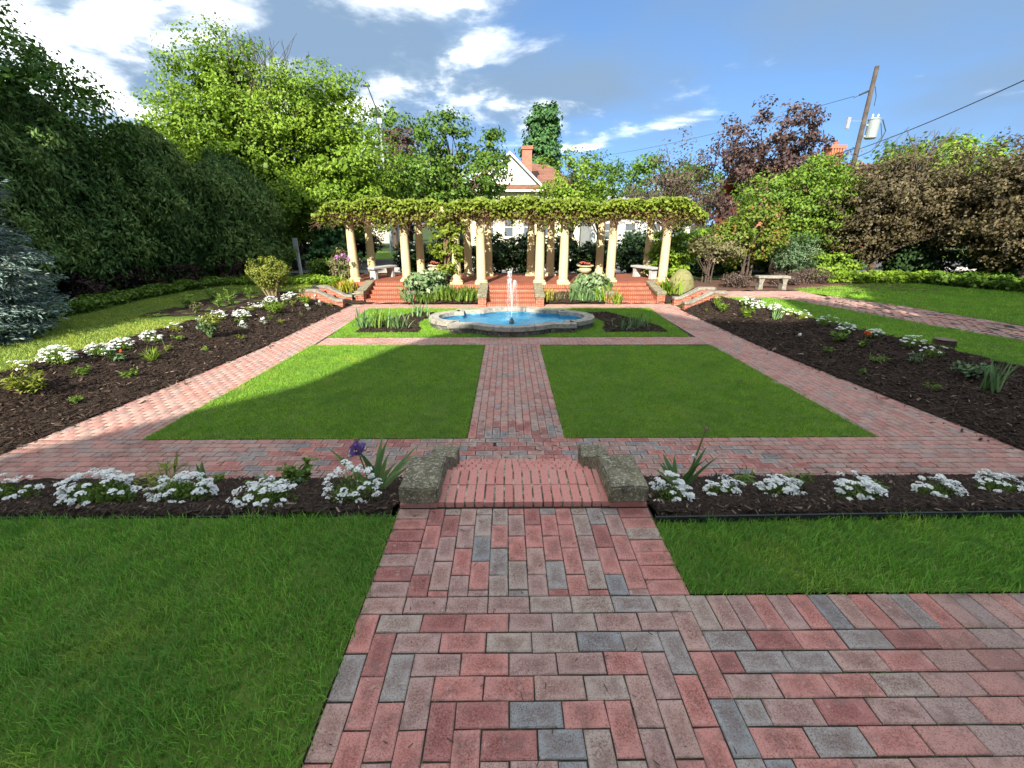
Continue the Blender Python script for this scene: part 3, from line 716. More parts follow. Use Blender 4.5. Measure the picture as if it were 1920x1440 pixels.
# side flights up to the outer lawns
def side_steps(s, yc, label):
    t = thing('side_steps', label, 'steps', (s * 5.5, yc, -.8))
    for k in range(3):
        m = MB(); m.box((s * (.20 + .30 * k + .4), 0, .15 * (k + 1) - .3), (.8, .72, .6)); m.build('step', M_rowx, t)
    for q in (-1, 1):
        yy = q * .45
        m = MB(); pr = [(-.05, -.2), (-.05, .2), (.14, .2), (.78, .52), (1.25, .52), (1.25, -.2)]
        m.extrude([(s * u, z) for u, z in pr], 'y', yy - .085, yy + .085); o = m.build('cheek_wall', M_wall, t)
        m = MB(); pr = [(-.07, .202), (-.07, .285), (.16, .285), (.76, .6), (1.28, .6), (1.28, .522), (.78, .522), (.14, .202)]
        m.extrude([(s * u, z) for u, z in pr], 'y', yy - .12, yy + .12); m.build('coping_stone', M_conc, o, bevel=.015)
    return t
side_steps(-1, 14.75, 'short brick side steps with stone copings at the end of the left path')
side_steps(1, 14.2, 'short brick side steps with stone copings beside the boulder')

# ------------------------------------------------------------------ pergola
pg = thing('pergola', 'cream colonnade pergola with sixteen round columns overgrown by vine', 'pergola', (0, 17, TZ))
FRONT = [(-5.82, 16.8), (-3.88, 16.8), (-1.93, 16.0), (-1.05, 16.0), (1.03, 15.98), (1.88, 15.98), (3.70, 16.6), (5.66, 16.6)]
REAR = [(-5.73, 18.7), (-3.7, 18.7), (-1.74, 18.7), (-.9, 18.7), (.85, 18.7), (1.66, 18.7), (3.72, 18.8), (5.72, 18.8)]
CH = 2.18
def col_meshes():
    s = MB(); prof = [(.165, .155)] + [(.165 - .03 * (t ** 1.7), .155 + t * (CH - .155 - .17)) for t in np.linspace(.02, 1, 9)]
    s.lathe(prof, n=28); a = s.mesh('column', M_cream, smooth=False)
    for p in a.polygons: p.use_smooth = abs(p.normal.z) < .5
    b = MB(); b.box((0, 0, .04), (.44, .44, .08)); b.lathe([(.205, .081), (.218, .10), (.205, .125), (.18, .135), (.178, .155), (.166, .162)], n=28); b = b.mesh('base', M_cream)
    c = MB(); z = CH - .172; c.lathe([(.136, z), (.15, z + .012), (.15, z + .03), (.137, z + .04), (.137, z + .075), (.17, z + .10), (.185, z + .115)], n=28); c.box((0, 0, CH - .028), (.42, .42, .055)); c = c.mesh('capital', M_cream)
    return a, b, c
ca, cb_, cc_ = col_meshes()
for (x, y) in FRONT + REAR:
    o = link('column', ca, pg, (x, y - 17, 0)); link('base', cb_, o); link('capital', cc_, o)
zb = TZ + CH
def beam(name, a, b, z, w_, t_, parent=pg):
    d = Vector((b[0] - a[0], b[1] - a[1])); m = MB(); m.box((0, 0, 0), (d.length, w_, t_))
    o = m.build(name, M_cream, parent, ((a[0] + b[0]) / 2, (a[1] + b[1]) / 2 - 17, z - TZ), bevel=.008); o.rotation_euler.z = math.atan2(d.y, d.x)
beam('beam', (-6.2, 16.8), (-2.2, 16.8), zb + .10, .22, .2); beam('beam', (-2.45, 16.0), (2.45, 15.98), zb + .10, .22, .2); beam('beam', (2.2, 16.6), (6.1, 16.6), zb + .10, .22, .2)
beam('beam', (-6.2, 18.7), (6.1, 18.75), zb + .10, .22, .2)
for i in range(17):
    x = -6.0 + i * .745; yf = 15.6 if abs(x) < 2.4 else (16.4 if x < 0 else 16.2)
    beam('rafter', (x, yf), (x, 19.2), zb + .29, .09, .17)

# ------------------------------------------------------------------ foliage
def unit(a): return a / (np.linalg.norm(a, axis=-1, keepdims=True) + 1e-9)
def leaf_arrays(P, Nr, size, asp=.62, fold=.18, T=None):
    n = len(P); t = rng.normal(0, 1, (n, 3)) if T is None else T
    t = unit(t - Nr * np.sum(t * Nr, 1, keepdims=True)); b = np.cross(Nr, t); s = np.asarray(size)[:, None] if np.ndim(size) else np.full((n, 1), size)
    V = np.stack([P - t * s * .5, P + b * s * asp * .5 + Nr * s * fold * .5, P + t * s * .5 - Nr * s * fold * .4, P - b * s * asp * .5 + Nr * s * fold * .5], 1).reshape(-1, 3)
    i = np.arange(n) * 4; return V, np.stack([i, i + 1, i + 2, i + 3], -1)
def leaf_obj(name, P, Nr, size, mat, parent=None, asp=.62, fold=.18, T=None, rnd=None, loc=None):
    V, F = leaf_arrays(P, Nr, size, asp, fold, T)
    return link(name, np_mesh(name, V, F, mat, rng.beta(2, 2, len(F)) if rnd is None else rnd), parent, loc)
def lumpy(d, seed, amp):
    r = np.random.default_rng(seed); s = np.zeros(len(d))
    for f in (1.7, 3.1, 5.3):
        k = r.normal(0, 1, (3, 3)) * f; ph = r.uniform(0, 6, 3); s += np.sin(d @ k + ph).sum(1) / f
    return 1 + amp * s * .55
def clumps(ell, n, seed, rmin=.45, amp=.22):
    """clump centres spread through a union of ellipsoids; ell=[(cx,cy,cz,rx,ry,rz)]"""
    r = np.random.default_rng(seed); wts = np.array([e[3] * e[4] + e[3] * e[5] for e in ell]); wts /= wts.sum(); C, D = [], []
    for e, k in zip(ell, (wts * n).astype(int) + 1):
        d = unit(r.normal(0, 1, (k, 3))); rad = (rmin ** 3 + (1 - rmin ** 3) * r.random(k)) ** (1 / 3) * lumpy(d, seed + 3, amp)
        C.append(np.array(e[:3]) + d * rad[:, None] * np.array(e[3:])); D.append(d)
    return np.concatenate(C), np.concatenate(D)
def foliage(ell, nclump, per, rc, seed, flat=.6, rmin=.45, amp=.22, up=.5, spread=.75):
    C, D = clumps(ell, nclump, seed, rmin, amp); k = len(C); r = np.random.default_rng(seed + 9)
    sc = rc * r.uniform(.6, 1.45, k); off = unit(r.normal(0, 1, (k, per, 3))) * (r.random((k, per, 1)) ** .45); off[:, :, 2] *= flat
    P = (C[:, None] + off * sc[:, None, None]).reshape(-1, 3)
    Nr = unit(off + D[:, None] * .6 + np.array([0, 0, up]) + r.normal(0, spread, (k, per, 3))).reshape(-1, 3)
    shade = np.repeat(r.normal(0, .16, k), per); rnd = np.clip(r.beta(2, 2, k * per) + shade, 0, 1)
    return P, Nr, rnd, C
def limb_path(a, b, r, bend=.15, n=6):
    a, b = Vector(a), Vector(b); L = (b - a).length; o = Vector((r.gauss(0, 1), r.gauss(0, 1), abs(r.gauss(0, .6)) + .3)) * L * bend
    return [a.lerp(b, t) + o * math.sin(math.pi * t) * .6 for t in [i / (n - 1) for i in range(n)]]
def woody(base, hgt, r0, ends, seed, parent, mat=None, name='trunk', fork=.35, lean=(0, 0), stems=1, nthin=None):
    r = random.Random(seed); m = MB(); bx, by, bz = 0, 0, 0
    for sidx in range(stems):
        ox, oy = (r.gauss(0, r0 * 2), r.gauss(0, r0 * 2)) if stems > 1 else (0, 0)
        pts = [(ox + lean[0] * t + r.gauss(0, .02) * hgt * t, oy + lean[1] * t + r.gauss(0, .02) * hgt * t, hgt * t - .1) for t in (0, .12, .3, .55, .8, 1)]
        m.tube(pts, [r0 * k for k in (1.35, 1.0, .85, .62, .38, .12)], 8)
        es = ends[sidx::stems]
        for e in es:
            thin = nthin and e in nthin
            t = r.uniform(fork, .85); i = min(4, int(t * 5)); p = Vector(pts[i]).lerp(Vector(pts[i + 1]), t * 5 - i)
            q = limb_path(p, e, r); rr = r0 * (1 - t * .7) * (.13 if thin else .45); m.tube(q, [rr * (1 - .85 * j / 5) + .006 for j in range(6)], 5, cap=False)
    return m.build(name, mat or M_bark, parent)
def tree(name, label, cat, base, trunk_h, r0, ell, mat, nclump, per, rc, leaf, seed, group=None, limbs=26, up=.5, rmin=.45, amp=.22, asp=.62, flat=.6, core=0, bark=None, stems=1, fork=.35, lean=(0, 0), bare=None, spread=.6):
    """ell in coordinates relative to base"""
    t = thing(name, label, cat, base, 0, group)
    P, Nr, rnd, C = foliage(ell, nclump, per, rc, seed, flat, rmin, amp, up, spread)
    keep = P[:, 2] > .02; P, Nr, rnd = P[keep], Nr[keep], rnd[keep]
    sz = leaf * np.random.default_rng(seed).uniform(.7, 1.25, len(P))
    leaf_obj('crown', P, Nr, sz, mat, t, asp, rnd=rnd)
    rr = random.Random(seed); ends = [tuple(C[rr.randrange(len(C))]) for _ in range(limbs)]
    if bare: ends += bare
    woody(base, trunk_h, r0, ends, seed, t, bark, fork=fork, stems=stems, lean=lean, nthin=set(bare) if bare else None)
    if core:                                                     # larger leaf cards in darker tones filling the inner crown
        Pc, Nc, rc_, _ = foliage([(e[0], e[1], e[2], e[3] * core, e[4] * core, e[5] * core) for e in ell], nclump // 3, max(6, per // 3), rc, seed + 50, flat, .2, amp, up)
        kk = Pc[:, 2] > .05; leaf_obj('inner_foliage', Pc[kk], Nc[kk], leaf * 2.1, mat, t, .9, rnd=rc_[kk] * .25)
    return t
G = lambda n, a, b, c=None, **k: leafmat(n, a, b, c, **k)
L_maple = G('maple_leaf', (.085, .16, .014), (.22, .36, .032), (.33, .45, .06), trans=.35)
L_maple_d = G('maple_leaf_shaded', (.035, .10, .012), (.085, .19, .022), (.15, .27, .035), trans=.3)  # leaf colour darkened to carry the far-left maple's partial shade
L_mid = G('tree_leaf', (.045, .10, .014), (.12, .23, .03), (.19, .30, .045), trans=.33)
L_conif = G('conifer_spray', (.03, .085, .028), (.07, .17, .05), (.12, .24, .07), trans=.15, rough=.7)
L_arb = G('arborvitae_spray', (.05, .105, .026), (.125, .22, .055), (.21, .30, .075), trans=.15, rough=.7)
L_spruce = G('blue_spruce_needle', (.085, .135, .12), (.21, .29, .26), (.42, .49, .38), trans=.1, rough=.7)
L_purple = G('purple_leaf', (.045, .03, .03), (.10, .06, .055), (.19, .12, .10), trans=.25)
L_plum = G('plum_leaf', (.06, .042, .036), (.13, .09, .075), (.22, .16, .12), trans=.25)
L_crab = G('crabapple_leaf', (.05, .042, .022), (.125, .10, .05), (.24, .195, .10), trans=.28)
L_dog = G('dogwood_leaf', (.06, .13, .016), (.17, .29, .032), (.27, .37, .06), trans=.35)
L_bright = G('bright_leaf', (.09, .17, .015), (.22, .36, .03), (.33, .44, .06), trans=.35)
L_redgreen = G('redtipped_leaf', (.07, .13, .016), (.17, .25, .03), (.30, .13, .05), trans=.33)
L_bluegreen = G('bluegreen_leaf', (.055, .11, .05), (.13, .22, .10), (.22, .31, .17), trans=.25)
L_tan = G('tan_blossom_leaf', (.09, .10, .035), (.20, .19, .085), (.34, .27, .17), trans=.3)
L_barb = G('barberry_leaf', (.022, .010, .010), (.05, .02, .018), (.085, .04, .03), trans=.2)
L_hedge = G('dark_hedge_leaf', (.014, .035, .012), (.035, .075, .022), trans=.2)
L_vine = G('vine_leaf', (.10, .15, .015), (.24, .32, .035), (.36, .42, .07), trans=.35)
L_vdry = G('dry_vine_leaf', (.10, .055, .03), (.20, .12, .06), (.30, .22, .09), trans=.25)
L_box = G('boxwood_leaf', (.10, .13, .018), (.24, .28, .04), (.36, .38, .08), trans=.3)
L_perr = G('perennial_leaf', (.06, .12, .018), (.16, .27, .035), (.26, .36, .07), trans=.3)
L_iris = G('iris_leaf', (.09, .18, .07), (.19, .33, .13), (.30, .44, .17), trans=.25, rough=.45)
L_hosta = G('variegated_hosta_leaf', (.08, .16, .06), (.20, .30, .13), (.42, .48, .30), trans=.25)
L_silver = G('silver_leaf', (.22, .26, .22), (.40, .44, .38), (.55, .58, .52), trans=.15)
L_day = G('yellow_daylily_leaf', (.17, .20, .02), (.36, .36, .035), (.5, .46, .06), trans=.3)
mm = Mat('white_petal', .6, .2); mm.color(mm.ramp(mm.attr(), [(0, (.55, .58, .56)), (.5, (.80, .81, .78)), (1, (.9, .9, .86))])); mm.translucent((.7, .72, .7), .2); M_petal = mm.m
def petal(name, c): m = Mat(name, .6, .2); m.color(m.ramp(m.attr(), [(0, tuple(v * .55 for v in c)), (1, c)])); m.translucent(c, .25); return m.m
M_purple_p = petal('iris_petal', (.30, .17, .50)); M_orange = petal('poppy_petal', (.85, .13, .02)); M_pinkp = petal('allium_petal', (.48, .22, .50)); M_redp = petal('begonia_petal', (.55, .14, .10)); M_brownbud = petal('dry_bud', (.35, .25, .15))

# big trees behind the garden
GZ = -.5
tree('maple_tree', 'large bright green maple with bare twigs poking from its top, left of pergola', 'tree', (-11.5, 24, GZ), 7.0, .17,
     [(-.5, 0, 5.2, 4.4, 3.6, 3.5), (.6, -1.2, 3.0, 4.2, 2.4, 1.7), (3.8, -.6, 2.9, 2.2, 2.0, 1.4), (-1.6, 0, 8.2, 2.2, 2.0, 2.3), (2.4, 0, 7.2, 2.4, 2.2, 2.1), (3.6, -.4, 4.4, 2.6, 2.4, 2.3), (-3.2, 0, 6.0, 2.4, 2.2, 2.2)], L_maple, 1250, 58, .62, .15, 21, limbs=50, stems=3, core=.7, fork=.12, rmin=.55, bare=[(.2 + random.gauss(0, 1.0), random.gauss(0, .5), 9.0 + random.random() * 1.3) for _ in range(70)])
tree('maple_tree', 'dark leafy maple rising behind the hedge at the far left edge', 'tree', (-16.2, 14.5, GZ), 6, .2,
     [(0, 0, 6.6, 3.4, 2.6, 2.6), (-2.6, -1.6, 8.6, 2.4, 2.2, 2.2), (2.6, 0, 5.2, 2.2, 2.0, 2.0)], L_maple_d, 300, 70, .62, .15, 23, limbs=30)
tree('lime_tree', 'small pale green tree between the dark hedge and the big maple', 'tree', (-19.5, 27, GZ), 5, .15, [(0, 0, 5.4, 3.2, 2.4, 2.2)], L_mid, 120, 36, .6, .2, 24)
tree('maple_tree', 'green maple just left of the house gable behind the pergola', 'tree', (-3.1, 26, GZ), 6.5, .16,
     [(-.4, 0, 6.3, 1.5, 1.5, 2.0), (1.3, 0, 4.6, 2.0, 1.8, 1.7), (-1.8, 0, 4.4, 1.8, 1.6, 1.7), (.2, 0, 3.2, 2.6, 1.8, 1.1), (1.9, 0, 6.0, .8, .8, 1.4)], L_mid, 330, 38, .46, .2, 25, limbs=44, rmin=.4, amp=.35)
tree('plum_tree', 'small purple-leaved tree beside the street lamp', 'tree', (-7.9, 36, GZ), 6, .14, [(0, 0, 7.3, 1.6, 1.4, 1.7), (.5, 0, 5.4, 1.9, 1.5, 1.3)], L_purple, 110, 30, .5, .24, 26)
tree('lime_tree', 'green tree behind the street lamp', 'tree', (-11.3, 46, GZ), 9, .22, [(0, 0, 9.6, 3.2, 2.6, 3.2), (1.6, 0, 6.5, 3.0, 2.6, 2.6)], L_mid, 170, 32, .75, .32, 27)
tree('ash_tree', 'low green tree filling the gap left of the gable', 'tree', (-6.6, 31, GZ), 4.5, .15, [(0, 0, 4.4, 2.9, 2, 2.3), (2.4, 0, 3.4, 2.0, 1.8, 1.6)], L_mid, 190, 34, .6, .22, 28)
tree('spruce_tree', 'tall dark conifer with a blunt top behind the house chimney', 'tree', (5.0, 72, GZ), 17, .4,
     [(0, 0, 6, 4.0, 3.4, 5), (-.1, 0, 11.5, 3.0, 2.8, 4.2), (-.6, 0, 16, 1.6, 1.5, 2.6), (1.2, 0, 16.2, 1.2, 1.2, 2.6)], L_conif, 420, 30, .9, .5, 29, rmin=.6, core=.75, amp=.12)
tree('ash_tree', 'bright green young tree right of the house roof', 'tree', (4.0, 30, GZ), 4.5, .12, [(0, 0, 4.2, 2.0, 1.7, 2.1), (-.9, -.6, 3.2, 1.5, 1.3, 1.5)], L_bright, 150, 34, .5, .19, 30, amp=.3)
tree('ash_tree', 'airy green tree behind the right half of the pergola', 'tree', (6.4, 33, GZ), 5.5, .13, [(0, 0, 5.1, 2.1, 1.7, 2.1), (-1.2, -1, 3.4, 1.7, 1.5, 1.6)], L_mid, 150, 32, .5, .2, 31, amp=.35, rmin=.3)
tree('plum_tree', 'sparse mauve-leaved tree with open branches behind the right of the pergola', 'tree', (9.0, 27, GZ), 5.5, .12, [(0, 0, 4.4, 2.0, 1.6, 2.1), (1.5, 0, 4.0, 1.6, 1.3, 1.9), (-1.4, 0, 3.4, 1.4, 1.2, 1.4)], L_plum, 150, 22, .5, .17, 32, limbs=70, amp=.35, rmin=.3, asp=.4)
tree('maple_tree', 'purple-leaved maple towering over the right shrubs', 'tree', (13.6, 26, GZ), 7, .16, [(.2, 0, 6.2, 2.5, 2.0, 1.9), (-1.4, 0, 4.2, 1.7, 1.6, 2.4), (1.9, 0, 5.6, 1.4, 1.3, 1.5)], L_purple, 210, 40, .5, .19, 33, limbs=56, amp=.32, rmin=.4)
tree('dogwood_tree', 'round bright green dogwood in front of the purple maple', 'tree', (11.9, 20, GZ), 3.6, .1, [(.0, 0, 2.9, 2.35, 1.8, 1.95), (.9, 0, 3.7, 1.5, 1.3, 1.2), (1.6, -.3, 2.2, 1.5, 1.3, 1.3)], L_dog, 340, 46, .42, .14, 34, stems=3, limbs=30, rmin=.5)
tree('serviceberry', 'green shrub with reddish new leaves behind the stone bench', 'shrub', (9.6, 18.2, GZ), 2.2, .05, [(.0, 0, 2.0, 1.35, 1.0, 1.0), (-.9, 0, 1.6, .9, .8, .8)], L_redgreen, 150, 34, .3, .13, 35, stems=4, limbs=20)
tree('viburnum', 'open multi-stemmed shrub with tan blossom right of the boulder', 'shrub', (7.5, 17.0, GZ), 1.5, .035, [(0, 0, 1.45, 1.0, .7, .42), (.6, 0, 1.3, .8, .6, .4)], L_tan, 90, 30, .22, .10, 36, stems=6, limbs=26, rmin=.2)
tree('lilac', 'leafy green lilac bush at the right end of the pergola', 'shrub', (6.7, 18.6, GZ), 1.8, .05, [(0, 0, 1.3, .95, .9, 1.25), (-.3, -.4, .7, .8, .7, .7)], L_bright, 130, 34, .27, .15, 37, stems=4)
tree('willow_shrub', 'blue-green feathery shrub between two bright green bushes', 'shrub', (11.2, 17.8, GZ), 1.2, .04, [(0, 0, 1.15, .78, .7, .75)], L_bluegreen, 110, 36, .22, .10, 38, stems=5, asp=.3)
tree('spirea', 'small bright yellow-green rounded bush beside the brown trees', 'shrub', (12.6, 17.9, GZ), .8, .03, [(0, 0, .7, .8, .7, .62), (.9, .1, .5, .5, .5, .45)], L_bright, 120, 36, .2, .11, 39, stems=5)
tree('crabapple_tree', 'bronze-leaved crabapple spreading over the right lawn edge', 'tree', (15.0, 18.6, GZ), 3.0, .16, [(.2, 0, 3.3, 2.6, 2.2, 1.8), (2.3, -.6, 3.0, 2.2, 2.0, 1.6), (-.3, -.3, 2.0, 1.7, 1.4, 1.0)], L_crab, 420, 56, .46, .11, 40, limbs=60, amp=.3, bare=[(1.0 + random.gauss(0, 1), 0, 5.0 + random.random() * .7) for _ in range(50)], core=.6)
tree('crabapple_tree', 'dark bronze crabapple filling the far right edge', 'tree', (18.6, 16.0, GZ), 2.8, .16, [(-.3, 0, 3.4, 2.6, 2.4, 1.9), (1.6, -1, 3.6, 2.6, 2.4, 2.0), (-.8, 0, 1.9, 1.6, 1.4, 1.0)], L_crab, 420, 60, .48, .115, 41, limbs=50, amp=.3, core=.65)
tree('plum_tree', 'mauve-brown twiggy tree in front of the utility pole', 'tree', (15.6, 22.5, GZ), 4.2, .12, [(0, 0, 4.3, 2.2, 1.6, 1.5), (2.2, 0, 4.2, 1.8, 1.5, 1.4)], L_plum, 170, 26, .45, .15, 42, limbs=80, amp=.4, rmin=.3, asp=.4)
tree('lime_tree', 'bright green crown showing above the bronze trees at right', 'tree', (24.5, 27, GZ), 5.0, .2, [(0, 0, 4.8, 3.8, 2.6, 2.2), (3.6, 0, 4.8, 3.0, 2.4, 2.0)], L_bright, 230, 36, .6, .22, 43)
for i, (x, y, s) in enumerate([(15.2, 21.0, 1.5), (17.8, 20.2, 1.5), (20.6, 18.2, 1.7), (22.2, 15.4, 1.8), (16.9, 19.0, .85), (19.3, 17.4, .9)]):
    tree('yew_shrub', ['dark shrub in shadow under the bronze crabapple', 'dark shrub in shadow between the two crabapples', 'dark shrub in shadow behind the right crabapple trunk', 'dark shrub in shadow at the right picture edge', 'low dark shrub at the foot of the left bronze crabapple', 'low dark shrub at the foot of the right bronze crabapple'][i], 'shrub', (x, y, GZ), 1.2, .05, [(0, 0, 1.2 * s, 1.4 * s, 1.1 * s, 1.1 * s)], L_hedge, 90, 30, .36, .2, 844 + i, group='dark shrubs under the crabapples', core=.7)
for i, (x, y, s) in enumerate([(-24, 34, 3.2), (-19, 40, 3.6), (-14.5, 44, 3.0), (13.5, 44, 3.2), (20, 52, 3.6), (-30, 22, 3.4), (30, 36, 3.4), (-6, 58, 3.0)]):
    tree('street_tree', ['background tree beyond the left hedge', 'background tree behind the big maple, left side', 'background tree behind the big maple, right side', 'background tree across the street right of the pergola', 'distant tree behind the purple maple', 'background tree far left behind the dark hedge', 'distant tree behind the utility pole', 'distant tree behind the street lamp'][i], 'tree', (x, y, GZ), 4.5, .25, [(0, 0, 1.6 * s, s, s * .85, s * .95)], L_mid, 110, 30, .9, .34, 60 + i, group='trees beyond the street')

for i, (x, y, w_, hh, lab) in enumerate([(-13.5, 27.5, 2.2, 2.6, 'dark shrub under the big maple, left of its trunk'), (-10.2, 29.5, 2.0, 2.2, 'dark shrub under the big maple, right of its trunk'), (-15.5, 23.0, 1.8, 2.2, 'dark shrub between the last arborvitae and the big maple'), (6.2, 22.0, 1.1, 1.9, 'dark shrub behind the right end column'), (8.4, 21.6, 1.3, 1.7, 'dark shrub behind the tan-blossomed viburnum'), (10.6, 22.2, 1.5, 2.0, 'dark shrub behind the dogwood stems'), (13.2, 23.0, 1.7, 2.2, 'dark shrub right of the dogwood stems')]):
    tree('laurel', lab, 'shrub', (x, y, GZ), hh * .6, .05, [(0, 0, hh * .5, w_, w_ * .7, hh * .52)], L_hedge if i < 5 else L_mid, 130, 34, .45, .19, 700 + i, group='dark shrubs in the second row', core=.7)
# arborvitae screen on the left
def arborvitae(label, base, hgt, rad, seed, mat=L_arb):
    r = np.random.default_rng(seed); t = thing('arborvitae', label, 'hedge tree', base, 0, 'arborvitae screen along the left lawn'); n = 26000
    zf = r.random(n) ** .8 * .96 + .04; a = r.uniform(0, 2 * np.pi, n)
    prof = np.where(zf < .25, .72 + zf * 1.1, np.sqrt(np.clip(1 - ((zf - .25) / .76) ** 2.2, 0, 1)))
    d = np.stack([np.cos(a), np.sin(a), zf * 2], -1); lum = lumpy(d * 1.6, seed, .22) * lumpy(d * 4.5, seed + 1, .10); rr = rad * prof * lum * (1 - .35 * r.random(n) ** 2.5) * (1 + .16 * r.random(n) ** 6)
    P = np.stack([np.cos(a) * rr, np.sin(a) * rr, zf * hgt * lumpy(d * 3.3, seed + 2, .05)], -1); outw = np.stack([np.cos(a), np.sin(a), np.full(n, .25)], -1)
    Nr = unit(outw + r.normal(0, .65, (n, 3))); T = unit(np.stack([np.cos(a) * .5, np.sin(a) * .5, np.full(n, .9)], -1) + r.normal(0, .45, (n, 3)))
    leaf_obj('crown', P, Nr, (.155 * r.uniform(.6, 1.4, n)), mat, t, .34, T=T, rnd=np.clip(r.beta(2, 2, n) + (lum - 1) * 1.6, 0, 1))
    m = MB(); m.tube([(0, 0, -.1), (.03, 0, hgt * .5), (0, 0, hgt * .92)], [.13, .09, .02], 7); m.build('trunk', M_bark, t)
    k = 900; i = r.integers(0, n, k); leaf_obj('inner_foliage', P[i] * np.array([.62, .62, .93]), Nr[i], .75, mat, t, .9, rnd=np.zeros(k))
arborvitae('tallest dark arborvitae just behind the blue spruce', (-13.6, 11.8, -.4), 5.2, 1.75, 101)
arborvitae('second dark arborvitae from the blue spruce', (-13.4, 14.2, -.4), 5.3, 1.7, 102)
arborvitae('third dark arborvitae from the blue spruce, with sunlit top', (-12.6, 16.6, -.4), 5.1, 1.65, 103)
arborvitae('last dark arborvitae of the screen, next to the big maple', (-11.2, 18.8, -.45), 4.6, 1.6, 104)
arborvitae('dark arborvitae half hidden by the blue spruce at the left edge', (-13.8, 9.4, -.4), 5.0, 1.7, 105)
for i, (x, y) in enumerate([(-12.0, 12.4), (-12.1, 14.2), (-11.7, 15.9), (-10.7, 17.4)]):
    tree('barberry', ['maroon barberry under the arborvitae nearest the spruce', 'maroon barberry under the second arborvitae', 'maroon barberry under the third arborvitae', 'maroon barberry under the last arborvitae'][i], 'shrub', (x, y, -.4), .6, .02, [(0, 0, .45, .85, .6, .5)], L_barb, 60, 30, .2, .09, 120 + i, group='barberries at the foot of the screen', stems=4)

# blue spruce
def spruce(base, hgt, rad, seed):
    r = np.random.default_rng(seed); rr = random.Random(seed); t = thing('blue_spruce', 'blue-grey spruce with layered branches at the left edge', 'tree', base)
    m = MB(); m.tube([(0, 0, -.1), (0, 0, hgt)], [.14, .015], 8); tips = MB(); P, T = [], []
    z = .12
    while z < hgt * .97:
        R_ = rad * (1 - z / hgt) ** .8 + .08; nb = int(9 + 6 * R_)
        for k in range(nb):
            a = rr.uniform(0, 6.283); L = R_ * rr.uniform(.75, 1.1); dz = -.18 * L + rr.gauss(0, .05)
            p0 = Vector((0, 0, z + rr.gauss(0, .06))); p1 = p0 + Vector((math.cos(a) * L, math.sin(a) * L, dz)); p2 = p1 + Vector((math.cos(a) * .12, math.sin(a) * .12, .06))
            m.tube([p0, p0.lerp(p1, .5) - Vector((0, 0, .03)), p1], [.022, .013, .005], 4, cap=False)
            n = int(46 * L + 12); u = r.random(n) ** .65; side = r.normal(0, 1, n) * .26 * L * (1 - u * .55)
            perp = np.array([-math.sin(a), math.cos(a), 0]); d = np.array([math.cos(a), math.sin(a), dz / L])
            P.append(np.array(p0) + d * (u * L)[:, None] + perp * side[:, None] + np.stack([np.zeros(n), np.zeros(n), -np.abs(side) * .25 + r.normal(0, .02, n)], -1))
            T.append(unit(d + perp * (np.sign(side) * r.uniform(.3, 1.0, n))[:, None] + np.array([0, 0, .12]) + r.normal(0, .2, (n, 3))))
        z += .15 * (1 - .3 * z / hgt)
    P, T = np.concatenate(P), np.concatenate(T); k = len(P)
    P2 = np.concatenate([P, P + r.normal(0, .02, P.shape), P + r.normal(0, .03, P.shape)]); T2 = np.concatenate([T, unit(T + r.normal(0, .35, T.shape)), unit(T + r.normal(0, .35, T.shape))]); n = len(P2)
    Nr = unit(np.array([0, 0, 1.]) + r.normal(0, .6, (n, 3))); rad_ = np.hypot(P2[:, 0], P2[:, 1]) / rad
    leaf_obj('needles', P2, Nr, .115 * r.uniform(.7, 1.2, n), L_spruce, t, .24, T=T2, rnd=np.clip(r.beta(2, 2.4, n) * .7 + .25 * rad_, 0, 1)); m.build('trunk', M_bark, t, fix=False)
spruce((-11.0, 8.2, -.36), 9.0, 2.05, 77)
spruce2 = tree('spruce_tree', 'small dark spruce behind the white post left of the pergola', 'tree', (-8.6, 22, GZ), 2.6, .08, [(0, 0, .8, 1.3, 1.1, .7), (0, 0, 1.6, .8, .7, .7), (0, 0, 2.3, .4, .4, .6)], L_conif, 110, 30, .3, .2, 130, rmin=.4, core=.7)

# hedge shrubs behind the pergola and round it
for i, (x, y, s) in enumerate([(-2.6, 20.6, 1.0), (-.9, 20.6, 1.05), (.7, 20.7, 1.05), (2.4, 20.6, 1.0), (4.0, 20.5, .92), (-4.4, 20.9, .8)]):
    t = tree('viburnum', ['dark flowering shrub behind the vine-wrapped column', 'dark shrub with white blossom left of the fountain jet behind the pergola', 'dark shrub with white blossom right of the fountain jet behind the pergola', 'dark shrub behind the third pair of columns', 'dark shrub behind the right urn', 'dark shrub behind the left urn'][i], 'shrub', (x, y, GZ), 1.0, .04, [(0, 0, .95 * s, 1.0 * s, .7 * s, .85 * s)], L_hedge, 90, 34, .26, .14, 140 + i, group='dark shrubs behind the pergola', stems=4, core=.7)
    P, Nr, rn, C = foliage([(0, 0, .95 * s, 1.0 * s, .72 * s, .88 * s)], 26, 5, .08, 190 + i, rmin=.9); kk = P[:, 2] > .2; leaf_obj('blossom', P[kk], Nr[kk], .07, M_petal, t, 1.0)
def shrub(name, label, base, w, hh, mat, seed, leaf=.1, n=70, per=30, group=None, stems=4, asp=.6, z0=.5, r0=.02, **k):
    return tree(name, label, 'shrub', base, hh * .7, r0, [(0, 0, hh * z0, w, w * .85, hh * .52)], mat, n, per, min(w, hh) * .34, leaf, seed, group, limbs=14, stems=stems, asp=asp, **k)
shrub('spirea', 'bright green mound left of the left pergola column', (-7.6, 18.6, -.45), .75, 1.0, L_perr, 160, .12)
shrub('euonymus', 'pale variegated shrub against the left pergola column', (-6.5, 17.6, -.42), .55, 1.35, L_tan, 161, .1)
shrub('barberry', 'low dull purple shrub left of the stone bench', (8.0, 15.7, -.35), .5, .5, L_plum, 162, .06)
